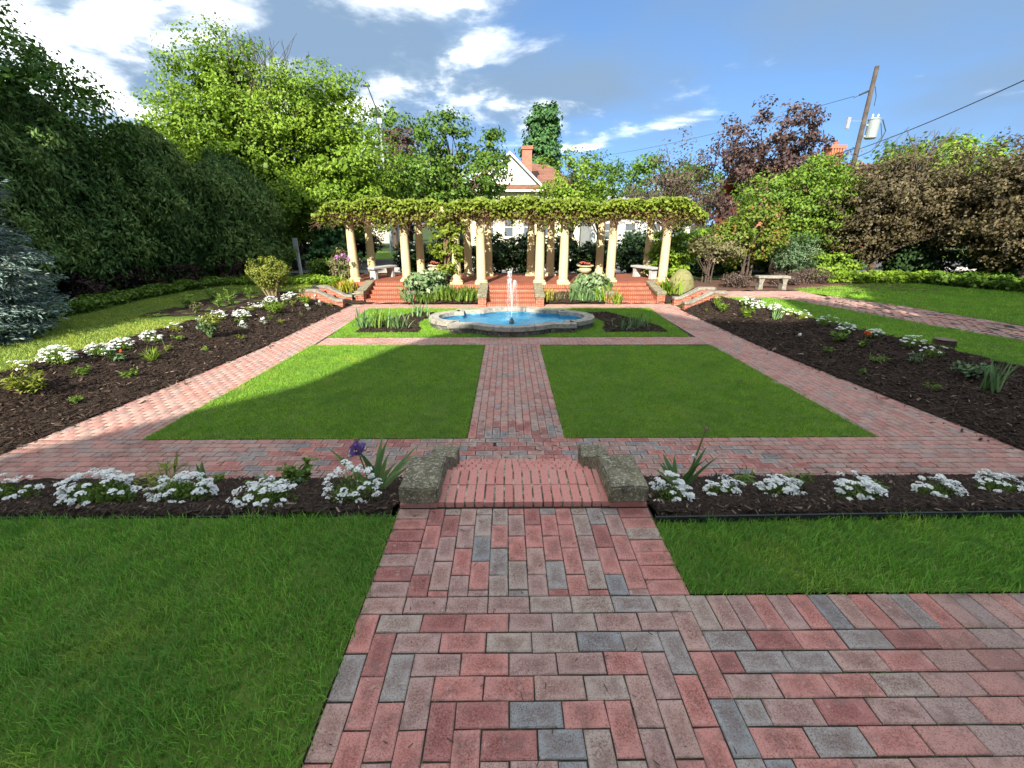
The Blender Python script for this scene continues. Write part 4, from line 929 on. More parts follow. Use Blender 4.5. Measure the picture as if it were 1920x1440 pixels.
shrub('barberry', 'low dull purple shrub just right of the stone bench', (10.2, 16.4, -.35), .62, .5, L_plum, 163, .06)
shrub('barberry', 'low dull purple shrub furthest right of the stone bench', (11.4, 16.7, -.35), .7, .55, L_plum, 164, .06)
bx = thing('round_shrub', 'clipped dome shrub with bare tan stems in the left flower bed', 'shrub', (-7.5, 13.9, -.38))
P, Nr, rn, C = foliage([(0, 0, .78, .62, .55, .42), (.1, 0, .55, .5, .45, .3)], 150, 34, .13, 170, rmin=.72, amp=.08, flat=.9); leaf_obj('crown', P, Nr, .062, L_box, bx, rnd=rn)
m = MB(); rr = random.Random(4)
for i in range(46):
    a = rr.uniform(0, 6.28); q = rr.uniform(.02, .16); e = rr.uniform(.2, .5); m.tube([(math.cos(a) * q, math.sin(a) * q, -.05), (math.cos(a) * (q + e * .4), math.sin(a) * (q + e * .4), .35), (math.cos(a) * (q + e), math.sin(a) * (q + e), .72)], [.011, .009, .004], 4, cap=False)
m.build('stems', simple('tan_stem', (.33, .25, .15), .9, .3), bx, fix=False)

# low ground cover (one mass)
def cover(name, label, x0, x1, y0, y1, n, hgt, leaf, mat, seed):
    x, y = sample(x0, x1, y0, y1, n); k = len(x); lum = .6 + .5 * np.abs(np.sin(x * 2.7 + np.sin(y * 3.3)) * np.sin(y * 2.9 + x))
    z = h(x, y) + hgt * lum * np.sqrt(rng.random(k)); Nr = unit(np.array([0, -.25, .8]) + rng.normal(0, .6, (k, 3)))
    o = leaf_obj(name, np.stack([x, y, z], -1), Nr, leaf * rng.uniform(.7, 1.3, k), mat); return tag(o, label, 'ground cover', kind='stuff')
cover('ground_cover', 'low bright green ground cover strip below the dark screen', lambda y: HL(y) - .25, lambda y: HL(y) + .75, 9.6, 18.2, 1100, .32, .11, L_perr, 1)
cover('ground_cover', 'low bright green ground cover left of the terrace', -10.2, -6.4, 16.3, 17.6, 900, .3, .11, L_bright, 2)
cover('ground_cover', 'low leafy ground cover along the right lawn edge', 12.0, 20.5, 16.6, 17.9, 700, .4, .14, L_bright, 3)
cover('ground_cover', 'dark leafy ground cover at the far right lawn edge', lambda y: np.interp(y, [12, 17], [17.6, 15.4]), 21, 11.5, 16.8, 420, .42, .16, L_mid, 4)

# ------------------------------------------------------------------ vine over the pergola
vn = thing('grape_vine', 'vine mass draped along the top of the pergola', 'vine', (0, 17, 1.9))
rv = np.random.default_rng(5)
def vine_front(x): return np.interp(x, [-7.1, -6.4, -2.7, -2.1, 2.2, 2.8, 6.3, 7.0], [17.0, 16.4, 16.35, 15.6, 15.55, 16.1, 16.15, 16.6])
n = 38000; x = rv.uniform(-7.05, 6.95, n); yf = vine_front(x); u = rv.random(n)
front = u < .62
y = np.where(front, yf + rv.normal(0, .14, n), yf + rv.uniform(0, 1, n) * (19.3 - yf))
topz = 2.53 + .06 * np.sin(x * 1.3 + 1) + .05 * np.sin(x * 3.7) + .04 * np.sin(x * 8.1 + y * 3); edge = np.clip((7.0 - np.abs(x)) / .8, .3, 1); topz = 1.95 + (topz - 1.95) * edge
lowz = 1.86 - .07 * (np.sin(x * 2.9 + .5) * .5 + np.sin(x * 7.3) * .5) - .07 * np.sin(x * 1.1) - .22 * rv.random(n) ** 6
zf_ = rv.random(n) ** .62
z = np.where(front, lowz + (topz - lowz) * zf_, topz - .22 + rv.normal(0, .07, n) + .12 * np.sin(x * 5 + y * 4))
P = np.stack([x, y - 17, z - 1.9], -1); Nr = unit(np.array([0, -.55, .75]) + rv.normal(0, .6, (n, 3)))
dry = front & (zf_ < .5) & (rv.random(n) < .72)
leaf_obj('foliage', P[~dry], Nr[~dry], .115 * rv.uniform(.6, 1.25, (~dry).sum()), L_vine, vn, .8)
leaf_obj('dry_foliage', P[dry], Nr[dry], .085 * rv.uniform(.6, 1.25, dry.sum()), L_vdry, vn, .6)
m = MB(); rr = random.Random(8)
for i in range(420):
    x = rr.uniform(-7.0, 6.9); yf = float(vine_front(x)); z = rr.uniform(1.8, 2.25); L = rr.uniform(.25, .8); a = rr.uniform(-1, 1)
    p = [(x, yf - 17 + rr.uniform(-.05, .25), z - 1.9)]
    for k in range(3): p.append((p[-1][0] + a * L / 3 + rr.gauss(0, .04), p[-1][1] + rr.gauss(-.02, .05), p[-1][2] + rr.gauss(-.07, .07)))
    m.tube(p, [.010, .008, .006, .003], 4, cap=False)
for i in range(150):
    x = rr.uniform(-7.2, 7.1); yf = float(vine_front(x)); z = 1.95; p = [(x, yf - 17 + rr.uniform(-.1, .2), z - 1.9)]
    for k in range(3): p.append((p[-1][0] + rr.gauss(0, .05), p[-1][1] + rr.gauss(0, .03), p[-1][2] - rr.uniform(.04, .17)))
    m.tube(p, [.006, .005, .004, .002], 4, cap=False)
m.build('stems', M_twig, vn, fix=False)
vt = thing('vine_trunk', 'thick twisted vine trunk with leaves climbing the third front column', 'vine', (-2.25, 15.85, TZ))
m = MB()
for i in range(9):
    ph = rr.uniform(0, 6.28); p = []
    for k in range(14):
        t = k / 13; a = ph + t * 5.5; q = .13 * (1 - .35 * t) + rr.gauss(0, .012); p.append((math.cos(a) * q + .12 * t, math.sin(a) * q + .02, -.35 + t * 2.75))
    m.tube(p, [.045 - .02 * k / 13 for k in range(14)], 6, cap=False)
m.build('trunk', M_twig, vt)
ell = [(.05, -.1, 1.9, .75, .35, .4), (-.25, -.05, 1.15, .42, .28, .35), (.42, -.15, 1.2, .28, .22, .6), (.1, -.1, .5, .42, .2, .25)]
P, Nr, rn, C = foliage(ell, 95, 16, .13, 171, rmin=.2); leaf_obj('foliage', P, Nr, .11, L_vine, vt, .8, rnd=rn)

# ------------------------------------------------------------------ buildings, street, poles
def box_part(name, mat, c, d, parent, bevel=0, rz=0):
    m = MB(); m.box((0, 0, 0), d, rz); return m.build(name, mat, parent, c, bevel=bevel)
mm = Mat('window_glass', .08, .6); mm.color((.10, .12, .14)); M_glass = mm.m
M_shingle = masonry('brown_shingle', .5, .18, (.20, .10, .07), (.14, .065, .045), (.08, .04, .03), 'xz', .02); M_shingle_s = M_shingle
M_siding = simple('cream_siding', (.60, .55, .40), .7, .05, 1.5, .1)
def window(parent, x, z, w_, hh, y):
    o = box_part('window', M_white, (x, y - .03, z), (w_ + .24, .1, hh + .24), parent)
    box_part('pane', M_glass, (0, -.055, hh * .25), (w_, .02, hh * .46), o); box_part('pane', M_glass, (0, -.055, -hh * .25), (w_, .02, hh * .46), o)
    box_part('sill', M_white, (0, -.1, -hh / 2 - .16), (w_ + .36, .2, .08), o)
hs = thing('house', 'cream house with brown gabled roof and brick chimney behind the pergola', 'house', (0, 48, GZ))
box_part('wall', M_siding, (.1, 3.0, 2.85), (6.0, 5.9, 5.7), hs)
box_part('wall', M_siding, (1.5, 8.1, 2.75), (13.0, 8.0, 5.5), hs)
m = MB(); m.extrude([(-2.9, 5.95), (.13, 8.75), (3.1, 5.95)], 'y', .12, 6); m.build('gable', M_white, hs)
def roof_slab(parent, P, th=.16, mat=None):
    a = [Vector(p) for p in P]; nrm = (a[1] - a[0]).cross(a[2] - a[0]).normalized(); nrm = nrm if nrm.z > 0 else -nrm
    m = MB(); n = len(a); m.add([p for p in a] + [p + nrm * th for p in a], [tuple(reversed(range(n))), tuple(range(n, 2 * n))] + [(i, (i + 1) % n, n + (i + 1) % n, n + i) for i in range(n)])
    return m.build('roof', mat or M_shingle, parent)
roof_slab(hs, [(.13, -.3, 8.85), (3.65, -.3, 5.55), (3.65, 7, 5.55), (.13, 7, 8.85)]); roof_slab(hs, [(.13, -.3, 8.85), (-3.4, -.3, 5.55), (-3.4, 7, 5.55), (.13, 7, 8.85)])
for s in (-1, 1):                                               # white barge boards
    m = MB(); a, b = Vector((.13, -.36, 8.98)), Vector((.13 + s * 3.62, -.36, 5.62)); d = (b - a).normalized(); up = Vector((0, 0, 1)); q = .26
    m.add([a, b, b - up * q, a - up * q] + [v + Vector((0, .06, 0)) for v in (a, b, b - up * q, a - up * q)], [(0, 1, 2, 3), (7, 6, 5, 4), (0, 4, 5, 1), (1, 5, 6, 2), (2, 6, 7, 3), (3, 7, 4, 0)]); m.build('barge_board', M_white, hs)
roof_slab(hs, [(-3.2, -.55, 5.5), (3.4, -.55, 5.5), (3.1, .12, 5.95), (-2.9, .12, 5.95)], .1)
box_part('fascia', M_white, (.1, -.56, 5.43), (6.7, .07, .18), hs)
x0, x1, y0, y1 = -5.4, 8.5, 3.6, 12.6
roof_slab(hs, [(x0, y0, 5.4), (x1, y0, 5.4), (4.6, 8.1, 8.6), (-1.4, 8.1, 9.0)]); roof_slab(hs, [(x0, y1, 5.4), (x1, y1, 5.4), (4.6, 8.1, 8.6), (-1.4, 8.1, 9.0)])
roof_slab(hs, [(x0, y0, 5.4), (-1.4, 8.1, 9.0), (x0, y1, 5.4)]); roof_slab(hs, [(x1, y0, 5.4), (4.6, 8.1, 8.6), (x1, y1, 5.4)])
ch = box_part('chimney', masonry('chimney_brick', .24, .09, (.45, .14, .09), (.34, .10, .07)), (1.95, 3.4, 7.9), (1.0, .8, 3.6), hs); box_part('chimney_cap', M_wall, (0, 0, 1.86), (1.2, 1.0, .35), ch); box_part('flashing', M_white, (0, 0, -1.25), (1.3, 1.0, .5), ch)
for x in (-2.0, .0, 2.0): window(hs, x, 2.0, .85, 1.9, -.02)
window(hs, 1.75, 4.35, .75, 1.1, -.02)
for x in (4.3, 6.5): window(hs, x, 2.0, .9, 1.9, 4.05)
for x in (-1.0, 1.0): box_part('pilaster', M_white, (x, .0, 2.8), (.16, .12, 5.4), hs)
hb = thing('house', 'white sided house with grey roof seen through the right columns', 'house', (13.5, 42, GZ))
box_part('wall', simple('pale_grey_siding', (.42, .43, .44), .8, .06), (-1.5, 3, 1.6), (9, 6, 3.2), hb); roof_slab(hb, [(-6.5, -.4, 3.1), (3.5, -.4, 3.1), (3.5, 3, 4.9), (-6.5, 3, 4.9)], mat=simple('grey_shingle', (.24, .26, .29), .9, .15)); roof_slab(hb, [(-6.5, 6.4, 3.1), (3.5, 6.4, 3.1), (3.5, 3, 4.9), (-6.5, 3, 4.9)])
for x in (-4.8, -2.5, -.2, 2): window(hb, x, 1.7, .9, 1.3, -.02)
hc = thing('house', 'dark roofed brick house whose ornate chimney tops the right trees', 'house', (31, 46, GZ))
box_part('wall', M_wall, (0, 4, 2.6), (14, 8, 5.2), hc); roof_slab(hc, [(-7.4, -.4, 5.1), (7.4, -.4, 5.1), (7.4, 4, 8.0), (-7.4, 4, 8.0)]); roof_slab(hc, [(-7.4, 8.4, 5.1), (7.4, 8.4, 5.1), (7.4, 4, 8.0), (-7.4, 4, 8.0)])
c2 = box_part('chimney', simple('terracotta', (.36, .13, .08), .85, .15), (.4, 1.0, 8.0), (1.25, 1.0, 2.2), hc); box_part('chimney_cap', simple('terracotta_cap', (.38, .14, .085), .85, .15), (0, 0, 1.2), (1.55, 1.3, .3), c2)
for i in range(5): box_part('pilaster', simple('terracotta_rib', (.40, .15, .09), .85, .1), (-.5 + i * .25, -.55, 0), (.12, .14, 2.1), c2)
m = MB(); m.lathe([(.25, 0), (.2, .15), (.24, .25), (.16, .45)], (0, 0, 1.36), 10); m.build('chimney_pot', M_wall, c2)
hd = thing('house', 'pale house glimpsed behind the big maple trunk', 'house', (-22, 58, GZ)); box_part('wall', simple('tan_siding', (.40, .36, .30), .8, .1), (0, 3, 2.6), (14, 6, 5.2), hd); roof_slab(hd, [(-7.4, -.4, 5.1), (7.4, -.4, 5.1), (7.4, 3, 7.6), (-7.4, 3, 7.6)]); roof_slab(hd, [(-7.4, 6.4, 5.1), (7.4, 6.4, 5.1), (7.4, 3, 7.6), (-7.4, 3, 7.6)])
for x in (-5, -2, 1, 4): window(hd, x, 2.2, 1, 1.6, -.02)
# the house behind the viewer: only its shadow shows
hv = thing('house', 'large house behind the viewer whose shadow covers the near garden', 'house', (0, -12, 0))
sil = [(-10.44, -.5), (-10.44, 9.93), (-8.64, 11.48), (-8.39, 12.78), (-8.0, 13.7), (-6.6, 14.5), (-5.27, 16.0), (-2.8, 16.1), (-1.37, 15.05), (.65, 13.96), (1.2, 14.0), (1.3, 15.8), (2.1, 16.0), (4.6, 13.4), (5.4, 12.0), (5.4, -.5)]
m = MB(); m.extrude([(x, z) for x, z in sil], 'y', -9, 0); m.build('wall', M_siding, hv)
m = MB(); m.box((-4.0, -4.5, 16.12), (2.3, 8.9, .12)); m.build('roof', M_shingle, hv)
for x in (-8, -5.5, -2.5, .5, 3): window(hv, x, 2.3, 1.1, 1.9, .1); window(hv, x, 6.3, 1.1, 1.9, .1)
# trees outside the frame that shade the left screen and the far right lawn
for i, (b, e, lab) in enumerate([((-17.2, .0, -.3), [(0, 0, 12, 4.6, 4.2, 6.0)], 'tall tree outside the view at left that shades the arborvitae screen'), ((-18.5, 5.0, -.3), [(0, 0, 7, 2.6, 3.2, 4.6)], 'tall tree outside the view beside the spruce that shades the screen'), ((10.6, -1.6, -.2), [(0, 0, 8.0, 3.6, 3.5, 3.0)], 'tree outside the view at right that shades the far right lawn'), ((19, -1, -.2), [(0, 0, 8.5, 4.2, 4.2, 4.6)], 'tall tree outside the view at right that shades the crabapples')]):
    tree('maple_tree', lab, 'tree', b, 6, .25, e, L_maple_d, 420, 28, .9, .5, 300 + i)

def sheet(name, x0, x1, y0, y1, z, mat, label=None):
    m = MB(); m.add([(x0, y0, z), (x1, y0, z), (x1, y1, z), (x0, y1, z)], [(0, 1, 2, 3)]); return tag(m.build(name, mat, fix=False), label, kind='structure')
sheet('road', -400, 400, 24.5, 31, -.54, M_asph, 'asphalt street behind the pergola'); sheet('pavement', -400, 400, 22.6, 23.9, -.53, M_side, 'concrete pavement behind the pergola')
sheet('verge', -400, 400, 31.2, 41, -.535, lawnbase('verge_grass', (.08, .15, .02), (.13, .22, .03)), 'grass verge across the street')
kb = MB()
kb.box((0, 24.3, -.5), (300, .18, .14)); tag(kb.build('kerb', M_side), kind='structure')
sl = thing('street_lamp', 'tall grey street lamp with angled arm above the left trees', 'street lamp', (-9.75, 38, GZ))
m = MB(); m.tube([(0, 0, 0), (0, 0, 4), (0, 0, 9.7)], [.13, .11, .075], 10); m.build('pole', M_metal, sl); m = MB(); m.tube([(0, 0, 9.6), (-.25, -.1, 10.6), (-.62, -.2, 11.75)], [.06, .05, .04], 8); m.build('arm', M_dark, sl)
box_part('lamp_head', M_dark, (-.72, -.25, 11.85), (.5, .28, .12), sl, .02); box_part('bracket', M_metal, (0, 0, 9.6), (.3, .3, .35), sl, .02)
up = thing('utility_pole', 'wooden utility pole with grey transformer above the right trees', 'utility pole', (21.4, 30, GZ))
m = MB(); m.tube([(0, 0, 0), (.02, 0, 5), (.03, 0, 10.9)], [.17, .145, .115], 10); m.build('pole', simple('weathered_pole', (.085, .07, .06), .95, .4, 3, .7, 25), up)
t_ = link('transformer', None, up, (.62, -.05, 7.7)); m = MB(); m.lathe([(.25, -.55), (.31, -.5), (.31, .45), (.335, .47), (.335, .52), (.1, .6)], n=18); link('tank', m.mesh('tank', simple('pale_grey_enamel', (.25, .29, .29), .5, .06)), t_)
for sx in (-.16, .16): m = MB(); m.lathe([(.04, .52), (.055, .6), (.03, .64), (.055, .68), (.02, .78)], (sx, 0, 0), 8); link('bushing', m.mesh('bushing', M_white), t_)
m = MB(); m.box((.33, 0, 7.9), (.3, .12, .1)); m.box((.33, 0, 7.3), (.3, .12, .1)); m.build('bracket', M_metal, up)
m = MB(); m.tube([(-.05, 0, 9.7), (-.65, -.05, 9.45)], [.06, .05], 6); m.tube([(-.65, -.05, 9.45), (-.95, -.05, 9.3)], [.02, .02], 5); m.build('insulator_arm', M_dark, up); m = MB(); m.box((-.95, -.05, 8.0), (.2, .12, .6)); m.tube([(-.85, 0, 8.1), (-.1, 0, 8.1)], .025, 5); m.build('fuse_cutout', M_metal, up)
m = MB(); m.tube([(.2, 0, 9.9), (.4, 0, 9.4), (.42, 0, 8.9)], .02, 5); m.tube([(1.15, 0, 8.2), (1.5, 0, 7.6), (1.3, 0, 6.9), (.9, 0, 6.5), (.2, 0, 6.2)], .03, 5); m.tube([(1.1, 0, 8.0), (1.35, 0, 7.3), (1.1, 0, 6.8)], .02, 5); m.build('cable', M_dark, up)
def wire(a, b, sag, r, label):
    a, b = Vector(a), Vector(b); m = MB(); p = [a.lerp(b, t) - Vector((0, 0, sag * 4 * t * (1 - t))) for t in [i / 24 for i in range(25)]]; m.tube(p, r, 5, cap=False)
    tag(m.build('power_line', M_dark, fix=False), label, 'power line')
wire((21.5, 30, 6.1), (17.6, 13, 7.4), .25, .022, 'upper power line running from the transformer to the right edge')
wire((21.4, 30, 5.1), (20.5, 15, 4.9), .18, .020, 'lower power line above the bright green crown at right')
wire((21.4, 30, 6.2), (24, 60, 6.6), .5, .03, 'power line running left from the utility pole behind the chimney')
wire((20.5, 30, 8.9), (10, 60, 9.5), .4, .015, 'thin high power line left of the utility pole')
wp = thing('white_post', 'white wooden post in front of the dark spruce left of the pergola', 'post', (-9.3, 20.0, -.45)); box_part('post', M_white, (0, 0, .7), (.11, .11, 1.4), wp, .01); box_part('sign_board', M_pale, (0, -.08, 1.35), (.22, .04, .6), wp, .01)

# ------------------------------------------------------------------ benches, urns, boulder, stumps
def bench(label, loc, rz, mat, L=1.05, hh=.40, D=.34):
    b = thing('stone_bench', label, 'bench', loc, rz); m = MB(); m.box((0, 0, hh + .035), (L, D, .075)); m.build('seat', mat, b, bevel=.012)
    for s in (-1, 1):
        m = MB(); m.extrude([(-.07, 0), (.09, 0), (.07, hh * .55), (.10, hh), (-.10, hh), (-.05, hh * .55)], 'y', -D * .36, D * .36); o = m.build('leg', mat, b, (s * L * .36, 0, 0), bevel=.008)
        if s < 0: o.rotation_euler.z = math.pi
bench('weathered stone bench with two legs at the bend of the right path', (8.9, 15.1, -.35), R(-4), M_conc, 1.05)
bench('pale stone bench inside the left end of the pergola', (-5.1, 17.9, TZ), R(62), M_pale, 1.3, .38, .4)
bench('pale stone bench inside the right end of the pergola', (5.35, 17.8, TZ), R(-66), M_pale, 1.3, .38, .4)
def urn(label, loc):
    u = thing('garden_urn', label, 'urn', loc)
    m = MB(); m.box((0, 0, .05), (.38, .38, .10)); m.lathe([(.17, .101), (.13, .14), (.075, .22), (.07, .28), (.10, .31)], n=20); m.build('pedestal', M_cream, u)
    m = MB(); m.lathe([(.08, .312), (.19, .36), (.235, .43), (.225, .49), (.20, .52), (.26, .55), (.31, .575), (.31, .60), (.25, .60), (.23, .56)], n=26); m.build('bowl', M_cream, u, smooth=False)
    P, Nr, rn, C = foliage([(0, 0, .64, .2, .2, .10)], 26, 14, .05, 210, rmin=.2); leaf_obj('flowers', P, Nr, .05, M_redp, u, 1.0); leaf_obj('leaves', P * np.array([1.05, 1.05, .96]), Nr, .05, L_barb, u)
urn('cream urn of red flowers between the left front columns', (-2.75, 16.75, TZ)); urn('cream urn of red flowers between the right front columns', (2.75, 16.55, TZ))
def blob(name, mat, r, seed, amp, parent=None, loc=(0, 0, 0), sub=4):
    bm = bmesh.new(); bmesh.ops.create_icosphere(bm, subdivisions=sub, radius=1); co = np.array([v.co for v in bm.verts]); s = lumpy(co, seed, amp)
    for v, k in zip(bm.verts, s): v.co = Vector((v.co.x * r[0] * k, v.co.y * r[1] * k, v.co.z * r[2] * k))
    me = bpy.data.meshes.new(name); bm.to_mesh(me); bm.free(); me.materials.append(mat); me.polygons.foreach_set('use_smooth', [True] * len(me.polygons)); return link(name, me, parent, loc)
tag(blob('boulder', M_boulder, (.46, .35, .72), 31, .07, loc=(6.05, 15.7, -.45)), 'rounded moss-green boulder above the right side steps', 'boulder')
M_stump = simple('stump_wood', (.055, .035, .025), .95, .4, 12, .8, 30)
def stump(label, loc, r, hh):
    t = thing('tree_stump', label, 'stump', loc); m = MB(); m.lathe([(r * 1.15, -.05), (r, hh * .4), (r * .95, hh)], n=14)
    m.v = [(x * (1 + .12 * math.sin(5 * math.atan2(y, x))), y * (1 + .1 * math.cos(4 * math.atan2(y, x))), z + (.12 * hh * math.sin(3 * math.atan2(y, x)) if z > hh * .8 else 0)) for x, y, z in m.v]; m.build('bark', M_stump, t)
    m = MB(); m.lathe([(r * .9, hh * 1.12), (r * .8, hh * 1.14)], n=14); m.build('cut_face', simple('cut_wood', (.16, .12, .09), .9, .3, 20), t)
stump('dark cut tree stump in the right lawn strip', (7.95, 7.75, -.36), .17, .12); stump('small dark stump behind the white flowers of the right bed', (7.05, 12.6, -.36), .16, .10)

# ------------------------------------------------------------------ flowers and perennials
def iberis(label, x, y, wd, seed, fl=1.0, yellow=False, hh=None, dp=.75):
    z = H(x, y) + .01; hh = hh or wd * .42; t = thing('candytuft', label, 'flower', (x, y, z), 0, 'white candytuft clumps'); r = np.random.default_rng(seed)
    mat = L_box if yellow else L_perr; n = int(500 * min(1.5, max(.5, wd / .4)))
    d = unit(r.normal(0, 1, (n, 3))); d[:, 2] = np.abs(d[:, 2]); q = r.random((n, 1)) ** .4 * lumpy(d, seed, .2)[:, None]
    P = d * q * np.array([wd / 2, wd / 2 * dp, hh * .85]); leaf_obj('leaves', P, unit(d + r.normal(0, .7, (n, 3))), max(.035, wd * .1), mat, t, .3, T=unit(d + np.array([0, 0, .7])))
    nf = int(54 * fl * max(.6, wd / .4)); d = unit(r.normal(0, 1, (nf, 3))); d[:, 2] = np.abs(d[:, 2]) * 1.2; C = d * np.array([wd / 2, wd / 2 * dp, hh * .78]) * lumpy(d, seed, .25)[:, None] + np.array([0, 0, .02 + hh * .12]) + r.normal(0, .012, (nf, 3))
    k = 20; a = r.uniform(0, 6.28, (nf, k)); rad = np.sqrt(r.random((nf, k))) * .026 * max(1, wd / .55); off = np.stack([np.cos(a) * rad, np.sin(a) * rad, .75 * np.sqrt(np.maximum(0, (.026 * max(1, wd / .55)) ** 2 - rad ** 2))], -1) * r.uniform(.6, 1.15, (nf, 1, 1))
    P = (C[:, None] + off).reshape(-1, 3); leaf_obj('flowers', P, unit(np.repeat(d, k, 0) * .6 + np.array([0, -.2, .8]) + r.normal(0, .35, (nf * k, 3))), .017 * max(1, wd / .5), M_petal, t, .95, fold=.1)['kind'] = 'stuff'
    m = MB()
    for i in range(0, nf, 3): m.tube([(C[i][0] * .5, C[i][1] * .5, 0), tuple(C[i])], [.003, .002], 3, cap=False)
    m.build('stems', simple('green_stem', (.10, .17, .04), .8, .2, 5, 0) if 'gs' not in _bm else _bm['gs'], t, fix=False)['kind'] = 'stuff'
def strip(pts, wds, side):
    V, F = [], []
    for i, (p, w_) in enumerate(zip(pts, wds)): V += [tuple(Vector(p) - side * w_ / 2), tuple(Vector(p) + side * w_ / 2 )]
    return V, [(2 * i, 2 * i + 1, 2 * i + 3, 2 * i + 2) for i in range(len(pts) - 1)]
def blade_pts(L, az, lean, curl, n=7):
    p = [Vector((0, 0, 0))]; a = lean
    for i in range(n - 1):
        p.append(p[-1] + Vector((math.cos(az) * math.sin(a), math.sin(az) * math.sin(a), math.cos(a))) * L / (n - 1)); a += curl / (n - 1)
    return p
def iris(label, x, y, hgt, nl, seed, wd=.032, spread=.05, mat=None, fan=None, big=False, cat='iris', name='iris', group=None, curl=.8, lean=.35):
    z = H(x, y); t = thing(name, label, cat, (x, y, z), 0, group); r = random.Random(seed); mat = mat or L_iris; allm = MB(); Rn = []
    for i in range(nl):
        az = (fan + (0 if r.random() < .5 else math.pi) + r.gauss(0, .3)) if fan is not None else r.uniform(0, 6.28)
        L = hgt * r.uniform(.55, 1.12); pts = blade_pts(L, az, r.uniform(.02, lean), r.uniform(.05, curl)); o = Vector((r.gauss(0, spread), r.gauss(0, spread), 0))
        sd_ = Vector((-math.sin(az + r.gauss(0, .5)), math.cos(az), 0)).normalized() if fan is None else Vector((math.cos(fan), math.sin(fan), 0)) * .9 + Vector((0, 0, .1))
        ws = [wd * k for k in (.75, 1, 1, .92, .75, .45, .04)]
        V, F = strip(pts, ws, sd_)
        if big:
            m = MB(); m.add(V, F); me = m.mesh('leaf', mat, fix=False, smooth=True); a = me.attributes.new('rnd', 'FLOAT', 'FACE'); a.data.foreach_set('value', [r.random()] * len(F)); link('leaf', me, t, o)
        else: allm.add([Vector(v) + o for v in V], F); Rn += [r.random()] * len(F)
    if not big:
        me = allm.mesh('leaves', mat, fix=False); a = me.attributes.new('rnd', 'FLOAT', 'FACE'); a.data.foreach_set('value', Rn); link('leaves', me, t)
    return t
def perennial(label, x, y, wd, hh, mat, seed, leaf=.05, n=160, asp=.4, name='perennial', cat='plant', group='young perennials in the beds'):
    z = H(x, y) + .01; t = thing(name, label, cat, (x, y, z), 0, group); r = np.random.default_rng(seed)
    ns = max(4, n // 14); a = r.uniform(0, 6.28, ns); L = r.uniform(.6, 1.05, ns); tip = np.stack([np.cos(a) * wd / 2 * L, np.sin(a) * wd / 2 * L, hh * r.uniform(.5, 1.0, ns)], -1)
    k = n // ns; u = r.uniform(.25, 1.0, (ns, k, 1)); P = (tip[:, None] * np.concatenate([u, u, u ** .75], -1) + r.normal(0, leaf * .35, (ns, k, 3))).reshape(-1, 3); P[:, 2] = np.abs(P[:, 2])
    d = unit(np.repeat(tip, k, 0) + r.normal(0, wd * .25, (ns * k, 3))); leaf_obj('leaves', P, unit(np.array([0, 0, 1.]) + r.normal(0, .5, P.shape)), leaf * r.uniform(.7, 1.3, len(P)), mat, t, asp, T=d)
    m = MB()
    for q in tip: m.tube([(0, 0, -.02), tuple(q * np.array([.5, .5, .65])), tuple(q)], [.006 * hh / .3 + .001, .004 * hh / .3 + .001, .0015], 4, cap=False)
    m.build('stems', M_gstem, t, fix=False)['kind'] = 'stuff'; return t
M_gstem = simple('stem_green', (.12, .18, .05), .8, .25, 5, 0); _bm['gs'] = M_gstem
def petals(parent, name, c, r0, n, mat, size, seed, up=.3):
    r = np.random.default_rng(seed); d = unit(r.normal(0, 1, (n, 3)) + np.array([0, 0, up])); leaf_obj(name, np.array(c) + d * r0 * r.uniform(.4, 1, (n, 1)), unit(d + r.normal(0, .4, (n, 3))), size, mat, parent, .85, fold=.3)
def stalk(parent, pts, r=.006): m = MB(); m.tube(pts, [r * (1 - .4 * i / len(pts)) for i in range(len(pts))], 6); return m.build('stalk', M_gstem, parent)
# near beds
iberis('white candytuft at the left picture edge of the near bed', -3.9, 2.85, .38, 400, .7)
iberis('widest white candytuft clump in the near left bed, spreading from yellow-green stems', -3.02, 2.66, .54, 401, 1.1, hh=.2)
iberis('dense white candytuft left of the short iris fan', -2.46, 2.74, .40, 402, 1.2)
iberis('low white candytuft leaning right, mid near-left bed', -1.8, 2.58, .40, 403, 1.0, hh=.15)
iberis('tall loose white candytuft beside the purple iris', -1.22, 2.66, .36, 404, 1.0, hh=.27)
iberis('white candytuft at the foot of the iris right of the steps', 1.06, 2.62, .28, 405, 1.2, hh=.17)
iberis('sparse white candytuft, second right of the steps', 1.55, 2.86, .28, 406, .8)
iberis('white candytuft in the middle of the right near bed with a leafy sprig behind', 2.0, 2.86, .32, 407, 1.2)
iberis('full white candytuft, fourth right of the steps, above the edging', 2.42, 2.66, .33, 408, 1.2)
iberis('white candytuft, fifth right of the steps', 3.1, 2.74, .31, 409, 1.0)
iberis('white candytuft at the right picture edge of the near bed', 3.8, 2.92, .32, 410, 1.0)
t = iris('tall iris with purple bloom beside the left coping stone', -1.22, 3.2, .54, 12, 420, .06, .03, big=True, fan=.15, lean=.75, curl=.5)
stalk(t, [(-.04, 0, 0), (-.09, .0, .25), (-.13, 0, .46)], .007); petals(t, 'bloom', (-.125, 0, .42), .06, 40, M_purple_p, .055, 421); petals(t, 'bud', (-.12, 0, .50), .022, 16, M_brownbud, .025, 422); petals(t, 'bloom', (-.19, 0, .37), .03, 14, M_petal, .035, 423)
iris('short upright iris fan in the near left bed', -2.73, 3.28, .30, 6, 424, .055, .018, big=True, fan=.05, lean=.14, curl=.1)
t = iris('iris with spent flower stalk right of the steps', 1.4, 3.3, .46, 10, 425, .06, .035, big=True, fan=.1, lean=.8, curl=.6)
